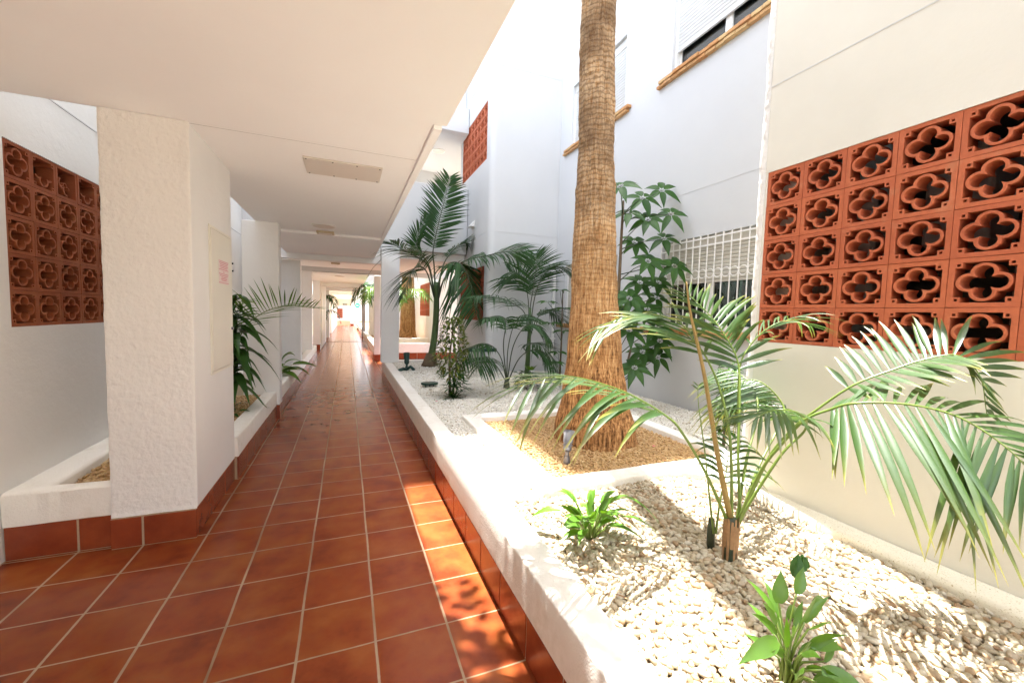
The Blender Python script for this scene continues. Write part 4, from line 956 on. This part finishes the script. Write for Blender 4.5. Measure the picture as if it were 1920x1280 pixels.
t = thing('palm', 'taller dark palm with a spread crown against the bluish projecting wall', 'palm', (2.98, 6.6, .35))
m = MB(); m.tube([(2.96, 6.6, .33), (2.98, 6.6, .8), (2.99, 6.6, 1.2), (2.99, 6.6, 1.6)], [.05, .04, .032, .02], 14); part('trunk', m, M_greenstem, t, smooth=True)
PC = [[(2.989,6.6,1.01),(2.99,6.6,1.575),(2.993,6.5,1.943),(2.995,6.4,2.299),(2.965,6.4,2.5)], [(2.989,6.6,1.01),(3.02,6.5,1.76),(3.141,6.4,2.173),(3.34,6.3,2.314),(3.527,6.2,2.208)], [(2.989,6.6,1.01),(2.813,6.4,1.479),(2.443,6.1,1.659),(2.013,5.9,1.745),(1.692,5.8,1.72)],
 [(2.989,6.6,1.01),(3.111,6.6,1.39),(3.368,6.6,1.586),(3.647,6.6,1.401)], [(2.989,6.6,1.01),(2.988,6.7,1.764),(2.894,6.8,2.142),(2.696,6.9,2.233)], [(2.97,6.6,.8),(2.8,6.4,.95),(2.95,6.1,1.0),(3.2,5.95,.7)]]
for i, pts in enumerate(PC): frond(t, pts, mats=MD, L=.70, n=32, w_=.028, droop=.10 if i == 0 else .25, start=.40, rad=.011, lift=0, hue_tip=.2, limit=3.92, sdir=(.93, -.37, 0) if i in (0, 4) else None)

# --- broad leaves
def leaf(mb, base, d, nrm, L, W, bend=.25, m=0, tipv=None, wave=0, seg=7, tipmax=0, ws=None):
    d = d.normalized(); wd = d.cross(nrm).normalized(); nn = wd.cross(d); pp = []
    for j in range(seg):
        v = j/(seg-1); pp.append(base+d*L*v-Vector((0, 0, 1))*bend*L*v*v+nn*(.02*L*math.sin(v*9)*wave))
    ws = ws or [W*max(.02, (math.sin(math.pi*min(1, .05+.95*v)**.72))*(1-.35*v*v)) for v in [j/(seg-1) for j in range(seg)]]
    mb.strip(pp, wd, ws, .3, m, [tipmax*q for q in [j/(seg-1) for j in range(seg)]])
def rosette(name, label, cat, base, n, Lr, Wr, stem, mat, seed, elev=(.35, 1.2), bend=.35, group=None, wave=0, petm=None):
    t = thing(name, label, cat, base, group); rnd = random.Random(seed); B = Vector(base)
    for i in range(n):
        mb = Leafy(); a = i*2.4+rnd.uniform(-.3, .3); e = rnd.uniform(*elev); sl = rnd.uniform(*stem); d = Vector((math.cos(a)*math.cos(e), math.sin(a)*math.cos(e), math.sin(e)))
        p0 = B+Vector((math.cos(a), math.sin(a), 0))*.012; p1 = p0+(d+Vector((0, 0, .5))).normalized()*sl
        mb.tube([p0, p0.lerp(p1, .5)+Vector((0, 0, .01)), p1], [.004, .003, .0022], 6, 1)
        L_ = rnd.uniform(*Lr); leaf(mb, p1, (d+Vector((0, 0, -.25))), Vector((0, 0, 1))+Vector((rnd.uniform(-.4, .4), rnd.uniform(-.4, .4), 0)), L_, rnd.uniform(*Wr), bend*rnd.uniform(.5, 1.4), 0, wave=wave, seg=9)
        mb.finish('leaf', [mat, petm or M_petiole], t)
    return t
a1 = rosette('peace_lily', 'small bright green peace lily on the pebbles beside the kerb', 'plant', (1.14, 1.70, PZ), 38, (.13, .20), (.035, .055), (.08, .20), M_lily, 11, (.3, 1.25), .45)
mb = Leafy(); pts = [Vector((1.16, 1.69, .40)), Vector((1.19, 1.62, .58)), Vector((1.24, 1.56, .62))]; mb.tube(pts, .003, 6, 1); leaf(mb, Vector((1.24, 1.56, .62)), Vector((.8, -.5, -.2)), Vector((0, 0, 1)), .17, .035, .5); mb.finish('leaf', [M_lily, M_petiole], a1)
t = thing('peace_lily', 'leafy peace lily cut by the bottom edge with one dark upright leaf', 'plant', (1.27, .80, PZ))
LL = [((1.19, .78, .56), (-.9, .1, -.05), .17, .062, .25), ((1.25, .82, .66), (.15, .1, .9), .13, .060, .1), ((1.31, .80, .70), (.35, .1, .7), .12, .050, .2), ((1.30, .78, .60), (.2, -.2, .9), .15, .05, .15), ((1.33, .76, .52), (.7, -.2, .2), .15, .05, .5), ((1.24, .78, .52), (-.25, -.1, .9), .17, .026, .1),
      ((1.28, .70, .50), (.6, -.6, -.1), .19, .07, .5), ((1.22, .74, .46), (-.3, -.3, .6), .15, .05, .3), ((1.34, .84, .56), (.9, .2, .3), .14, .04, .6), ((1.29, .72, .42), (.4, -.2, .5), .14, .05, .4), ((1.21, .80, .60), (-.4, .1, .8), .13, .03, .2), ((1.36, .78, .66), (.9, .2, .25), .16, .016, .6), ((1.26, .70, .46), (.1, -.6, .3), .16, .06, .5), ((1.38, .74, .46), (.7, .1, .6), .12, .03, .3)]
for q in range(16):
    a = q*2.4; LL.append(((1.28+.05*math.cos(a), .79+.05*math.sin(a), .44+.012*q), (math.cos(a), math.sin(a), .8+.05*q), .12+.004*q, .030, .3))
for p, d, L_, W_, b in LL:
    mb = Leafy(); P = Vector((1.28+(p[0]-1.28)*.85, p[1], PZ+(p[2]-PZ)*.80)); L_ *= .85; W_ *= .85; B = Vector((1.275+random.uniform(-.02, .02), .79+random.uniform(-.02, .02), PZ-.01)); mb.tube([B, B.lerp(P, .5)+Vector((0, 0, .03)), P], [.0045, .0035, .0025], 6, 1)
    leaf(mb, P, Vector(d), Vector((random.uniform(-.5, .2), -.8, .6)), L_, W_, b, seg=12, wave=.35); mb.finish('leaf', [M_lily, M_petiole], t)
for k_ in range(3):
    mb = Leafy(); P = Vector((1.335+.022*k_, .83, .66+.012*k_)); leaf(mb, P, Vector((.5, .2, .9-.35*k_)), Vector((-.3, -.9, .3)), .09-.015*k_, .055-.01*k_, .2, seg=6); mb.finish('leaf', [M_broad, M_petiole], t)

# croton / variegated column
t = thing('shrub', 'variegated yellow and green shrub column beside the slim green palm', 'shrub', (1.28, 5.35, .34)); rnd = random.Random(21)
m = MB(); m.tube([(1.29, 5.38, .33), (1.27, 5.36, .9), (1.32, 5.35, 1.38)], [.02, .014, .006], 8); m.tube([(1.30, 5.33, .33), (1.36, 5.3, .8), (1.30, 5.33, 1.25)], [.015, .01, .005], 8); part('stem', m, M_stembrown, t, smooth=True)
mb = Leafy()
for i in range(820):
    z = rnd.uniform(.62, 1.42); u = (z-.62)/.8; rr_ = .19*(.55+.6*math.sin(math.pi*min(1, .12+u*.95)))*(1+.35*mnoise.noise(Vector((0, 0, z*7)))); a = rnd.uniform(0, 2*math.pi); q = rnd.uniform(.35, 1)**.5
    off = .05*mnoise.noise(Vector((3, 1, z*4))); p = Vector((1.30+off+rr_*q*math.cos(a), 5.35+rr_*q*math.sin(a), z)); o = Vector((math.cos(a), math.sin(a), 0)); d = o*rnd.uniform(.3, 1)+Vector((rnd.uniform(-.4, .4), rnd.uniform(-.4, .4), rnd.uniform(-.7, .6)))
    leaf(mb, p, d, Vector((0, 0, 1))+o*rnd.uniform(-.2, .8), rnd.uniform(.05, .085), rnd.uniform(.025, .038), .2, seg=5, tipmax=rnd.choice((0, .2, .9)))
mb.finish('foliage', [M_vari, M_petiole], t)
t = thing('shrub', 'dark leafy tuft with grassy blades under the variegated column', 'shrub', (1.32, 5.27, .34))
mb = Leafy()
for i in range(120):
    z = rnd.uniform(.45, .72); a = rnd.uniform(0, 6.3); q = .16*rnd.uniform(.2, 1); p = Vector((1.35+q*math.cos(a), 5.28+q*math.sin(a), z)); leaf(mb, p, Vector((math.cos(a), math.sin(a), rnd.uniform(-.3, .5))), Vector((0, 0, 1)), .09, .035, .3, seg=5)
mb.finish('foliage', [M_broad, M_petiole], t)
mb = Leafy()
for i in range(90):
    a = rnd.uniform(0, 6.3); e = rnd.uniform(.2, 1.2); B = Vector((1.31+rnd.uniform(-.03, .03), 5.24+rnd.uniform(-.03, .03), rnd.choice((.36, .36, .5)))); d = Vector((math.cos(a)*math.cos(e), math.sin(a)*math.cos(e), math.sin(e))); L_ = rnd.uniform(.2, .36)
    leaf(mb, B, d, Vector((0, 0, 1)), L_, .016, .55, seg=7, ws=[.010, .014, .015, .013, .010, .006, .001])
mb.finish('blades', [M_palm_dark, M_petiole], t)
t = thing('shrub', 'small dark bush with yellow new leaves under the spread palm', 'shrub', (2.5, 5.6, .34)); 
m = MB(); m.tube([(2.52, 5.6, .33), (2.53, 5.6, .6)], .01, 8); part('stem', m, M_stembrown, t)
mb = Leafy()
for i in range(90):
    a = rnd.uniform(0, 6.3); z = rnd.uniform(.40, .62); q = .2*rnd.uniform(.1, 1); p = Vector((2.52+q*math.cos(a), 5.6+q*math.sin(a), z)); leaf(mb, p, Vector((math.cos(a), math.sin(a), rnd.uniform(-.2, .7))), Vector((0, 0, 1)), .12, .045, .35, seg=5)
mb.finish('foliage', [M_broad, M_petiole], t)
mb = Leafy()
for i in range(12):
    a = rnd.uniform(0, 6.3); p = Vector((2.55+.05*math.cos(a), 5.55+.05*math.sin(a), .66)); leaf(mb, p, Vector((math.cos(a)*.6, math.sin(a)*.6, 1)), Vector((0, 0, 1)), .11, .04, .2, seg=5)
mb.finish('young_leaves', [M_lily, M_petiole], t)

# schefflera behind trunk
t = thing('umbrella_tree', 'umbrella tree with glossy round leaves right of the big trunk', 'tree', (3.15, 4.35, .34)); rnd = random.Random(31)
WH = [(1163,3.4,3.227),(0,3.778,3.121),(0,4.141,3.271),(0,3.567,2.895),(0,3.887,2.844),(0,4.287,2.963),(0,3.679,2.51),(0,4.40,2.605),(0,3.922,2.273),(0,4.129,1.987),(0,4.40,2.236),(0,3.802,1.969),(0,3.633,1.739),(0,4.387,1.77),(0,3.658,1.296),(0,4.123,1.339),(0,4.40,1.148),(0,3.906,.994),(0,4.247,.914),(0,3.78,.768),(0,3.5,1.5),(0,3.95,1.6)]
f_ = 4.05/4.7
m = MB(); stemp = [(3.15, 4.35, .33), (3.12, 4.3, 1.0), (3.08, 4.2, 1.8), (3.05, 4.15, 2.5), (3.02, 4.1, 2.85)]; m.tube(cr(stemp, 20), [.03-.018*i/19 for i in range(20)], 10)
m.tube([(3.12, 4.35, .33), (3.3, 4.25, .9), (3.4, 4.2, 1.5)], [.02, .015, .01], 8); part('trunk', m, M_stembrown, t, smooth=True)
for i, (_, x, z) in enumerate(WH):
    dy = rnd.uniform(-.15, .25); f2 = f_*(1+dy/4.05); P = Vector((x*f2, 4.05+dy, H+(z-H)*f2)); P.x = min(P.x, 3.74)
    zb_ = max(.5, P.z-rnd.uniform(.35, .6)); k_ = (zb_-.33)/2.5; B = cr(stemp, 40)[max(0, min(39, int(k_*39)))]
    mb = Leafy(); mb.tube([B, B.lerp(P, .5)+Vector((0, 0, .03)), P], [.008, .006, .004], 6, 1)
    nl = rnd.choice((6, 7, 8)); a0 = rnd.uniform(0, 6); tilt = Vector((rnd.uniform(-.7, -.1), rnd.uniform(-1.1, -.4), .8)).normalized(); e1 = tilt.orthogonal().normalized(); e2 = tilt.cross(e1)
    for q in range(nl):
        a = a0+q*2*math.pi/nl; o = e1*math.cos(a)+e2*math.sin(a); p1 = P+o*.035+Vector((0, 0, .005)); mb.tube([P, p1], .0025, 5, 1)
        leaf(mb, p1, o+tilt*rnd.uniform(-.25, .15), tilt, rnd.uniform(.17, .24), rnd.uniform(.085, .11), .30, seg=7)
    mb.v = [(min(v[0], 3.93), v[1], v[2]) for v in mb.v]
    mb.finish('leaf_whorl', [M_broad, M_petiole_d], t)
t = thing('umbrella_tree', 'small sprig of umbrella leaves showing left of the big trunk', 'tree', (3.35, 6.1, .34))
m = MB(); m.tube([(3.35, 6.1, .33), (3.36, 6.1, 1.0), (3.38, 6.15, 1.9)], [.02, .014, .008], 8); part('trunk', m, M_stembrown, t, smooth=True)
for (x, y, z) in [(3.3, 6.1, 1.9), (3.42, 6.15, 1.6), (3.15, 6.1, 1.35), (3.38, 6.1, 1.22), (3.3, 6.1, .86), (3.1, 6.15, 1.7), (3.2, 6.0, .7)]:
    mb = Leafy(); P = Vector((x, y, z)); mb.tube([Vector((3.36, 6.1, z-.3)), P], [.006, .004], 6, 1)
    for q in range(6):
        a = q*1.05+z; o = Vector((math.cos(a), math.sin(a)*.8, .1)); leaf(mb, P+o*.03, o, Vector((-.1, -.4, 1)), .19, .07, .35, seg=6)
    mb.finish('leaf_whorl', [M_broad, M_petiole_d], t)
# small climber against right wall, behind big palm
t = thing('shrub', 'dark small leaved shrub behind the big palm stems near the wall corner', 'shrub', (2.75, 2.35, .4)); 
m = MB(); m.tube([(3.12, 2.62, .33), (3.1, 2.6, .7), (3.12, 2.58, 1.1)], [.014, .01, .006], 8); part('stem', m, M_stembrown, t, smooth=True)
mb = Leafy()
for i in range(150):
    z = rnd.uniform(.5, 1.12); a = rnd.uniform(0, 6.3); q = .09*rnd.uniform(.2, 1); p = Vector((3.11+q*math.cos(a), 2.6+q*math.sin(a), z)); leaf(mb, p, Vector((math.cos(a), math.sin(a), rnd.uniform(-.6, .3))), Vector((0, 0, 1)), .07, .05, .3, seg=5)
mb.finish('foliage', [M_broad, M_petiole], t)

# --- left planter plants
t = thing('dracaena', 'corn plant with long drooping dark leaves behind the left pillar', 'plant', (-1.25, 5.35, .3)); rnd = random.Random(41)
m = MB(); m.tube([(-1.18, 5.30, .27), (-1.17, 5.26, .8), (-1.16, 5.25, 1.50)], [.03, .024, .018], 10); part('stem', m, M_stembrown, t, smooth=True)
for i in range(74):
    z = .62+.90*(i/73); a = i*2.4+rnd.uniform(-.3, .3); e = rnd.uniform(-.1, .9) if i < 64 else rnd.uniform(.8, 1.3); d = Vector((math.cos(a)*math.cos(e), math.sin(a)*math.cos(e), math.sin(e))); mb = Leafy(); L_ = rnd.uniform(.34, .52)
    p = Vector((-1.16, 5.25, z)); leaf(mb, p, d, Vector((0, 0, 1)), L_, .11, rnd.uniform(.7, 1.2), seg=10, wave=.8)
    mb.v = [(max(v[0], -1.78), v[1], max(v[2], .36)) for v in mb.v]
    mb.finish('leaf', [M_broad, M_petiole], t)
t = thing('palm', 'bright green frond of a small palm arching out past the left pillar', 'palm', (-1.28, 5.6, .3))
m = MB(); m.tube([(-1.25, 5.65, .27), (-1.24, 5.68, .6), (-1.233, 5.7, .85)], [.03, .024, .016], 10); part('trunk', m, M_greenstem, t, smooth=True)
frond(t, [(-1.233,5.7,.815),(-1.107,5.5,1.205),(-.87,5.2,1.408),(-.613,5.0,1.50),(-.322,4.9,1.483)], L=.50, n=24, w_=.020, droop=.06, start=.28, lift=(.1, .7), mats=(M_palm_far, M_petiole), fw=.5, hue_tip=.3)
frond(t, [(-1.233,5.7,.815),(-1.216,5.7,1.189),(-1.2,5.75,1.45),(-1.1,5.7,1.55)], L=.35, n=16, w_=.02, droop=.3, start=.35, mats=(M_palm_far, M_petiole))
rosette('plant', 'low bright leafy plant between the first two left fin walls', 'plant', (-1.10, 7.7, .30), 30, (.28, .40), (.10, .14), (.14, .36), M_lily, 51, (.2, 1.2), .5)
rosette('plant', 'tiny plant under the corn plant in the left planter', 'plant', (-1.15, 5.0, .30), 16, (.08, .13), (.03, .05), (.03, .16), M_broad, 52, (.3, 1.2), .5)
# --- far plants
t = thing('palm', 'bright sunlit palm beside the second trunk beyond the bridge', 'palm', (1.55, 14.2, .4))
m = MB(); m.tube([(1.5, 14.2, .4), (1.5, 14.2, 1.2)], .06, 10); part('trunk', m, M_greenstem, t)
for a, L_ in ((0.2, 1.2), (1.5, 1.0), (2.6, .9), (3.6, 1.1), (4.6, 1.1), (5.5, 1.2)):
    frond(t, [(1.5, 14.2, 1.1), (1.5+.3*math.cos(a), 14.2+.3*math.sin(a), 1.8), (1.5+.8*math.cos(a), 14.2+.8*math.sin(a), 2.2), (1.5+1.1*L_*math.cos(a), 14.2+1.1*L_*math.sin(a), 1.9)], L=.7, n=22, w_=.05, droop=.5, start=.3, rad=.015, mats=(M_palm_far, M_petiole))
rosette('plant', 'pale green low plant on the far planter beside the second trunk', 'plant', (1.35, 13.5, .45), 22, (.18, .3), (.04, .06), (.03, .1), M_lily, 61, (.2, 1.2), .5)
t = thing('palm', 'dark palm crown hanging over the corridor past the pink post', 'palm', (1.35, 17.5, .4))
m = MB(); m.tube([(1.35, 17.5, .4), (1.33, 17.5, 1.2), (1.3, 17.5, 2.2)], [.14, .11, .08], 12); part('trunk', m, M_stemdark, t, smooth=True)
for i in range(9):
    a = i*.7; frond(t, [(1.3, 17.5, 2.1), (1.3+.4*math.cos(a), 17.5+.4*math.sin(a), 2.55), (1.3+.85*math.cos(a), 17.5+.85*math.sin(a), 2.45), (1.3+1.15*math.cos(a), 17.5+1.15*math.sin(a), 1.8)], L=.65, n=20, w_=.06, droop=.6, start=.2, rad=.02, mats=MD)
t = thing('palm', 'small dark palm leaning in at the far left of the corridor', 'palm', (-1.3, 21.8, .2))
m = MB(); m.tube([(-1.3, 21.8, .0), (-1.25, 21.8, 1.6)], .05, 10); part('trunk', m, M_stemdark, t)
for i in range(8):
    a = i*.8; z_ = 1.5 if i % 2 else .8; frond(t, [(-1.25, 21.8, z_), (-1.2+.3*math.cos(a), 21.8+.3*math.sin(a), z_+.6), (-1.2+.7*math.cos(a), 21.8+.7*math.sin(a), z_+.55), (-1.2+.9*math.cos(a), 21.8+.9*math.sin(a), z_+.1)], L=.5, n=14, w_=.06, droop=.6, start=.2, rad=.02, mats=MD)

t = thing('dapple_bush', 'box with a trailing bush added out of view overhead to cast leaf dapples', 'planter', (.8, 3.0, 5.75)); rnd = random.Random(77)
m = MB(); m.box(.50, .70, 2.5, 3.6, 5.751, 5.95); part('box', m, M_terra, t, bevel=.01)  # added unseen above the canopy to dapple the sunlit floor strip
mb = Leafy()
for i in range(170):
    p = Vector((rnd.uniform(.68, 1.12), rnd.gauss(2.75, .30), rnd.uniform(5.75, 6.2))); p.x = .68+(p.x-.68)*(1 if p.y < 3 else .6); a = rnd.uniform(0, 6.3)
    leaf(mb, p, Vector((math.cos(a), math.sin(a), rnd.uniform(-.5, .3))), Vector((0, 0, 1)), .11, .07, .2, seg=5)
mb.finish('foliage', [M_broad, M_petiole], t)

rnd = random.Random(12)
for x, y, a, L_, lb in [(1.52, 1.05, .6, .09, 'thin dry leaflet on the pebbles just in front of the big near palm'), (1.02, 1.25, 2.1, .07, 'thin dry leaflet on the pebbles close to the long white kerb'), (2.15, 1.55, 1.0, .10, 'thin dry leaflet on the pebbles near the wall ledge behind the near palm'), (1.35, 2.05, 2.8, .06, 'short dry leaflet on the pebbles at the foot of the tree box kerb'), (1.95, .95, .2, .08, 'thin dry leaflet on the pebbles under the right hanging frond'), (2.42, 2.62, 2.5, .12, 'long dry leaflet on the tan gravel right of the big trunk')]:
    mb = Leafy(); leaf(mb, Vector((x, y, PZ+.022)), Vector((math.cos(a), math.sin(a), .05)), Vector((rnd.uniform(-.3, .3), .2, 1)), L_, .014, .15, seg=6)
    me_o = MB(); me_o.v = mb.v; me_o.f = mb.f; me_o.m = mb.m
    tag(me_o.build('dry_leaf', M_sheath, smooth=True), lb, 'dry leaf', 'dry leaflets fallen on the gravel')
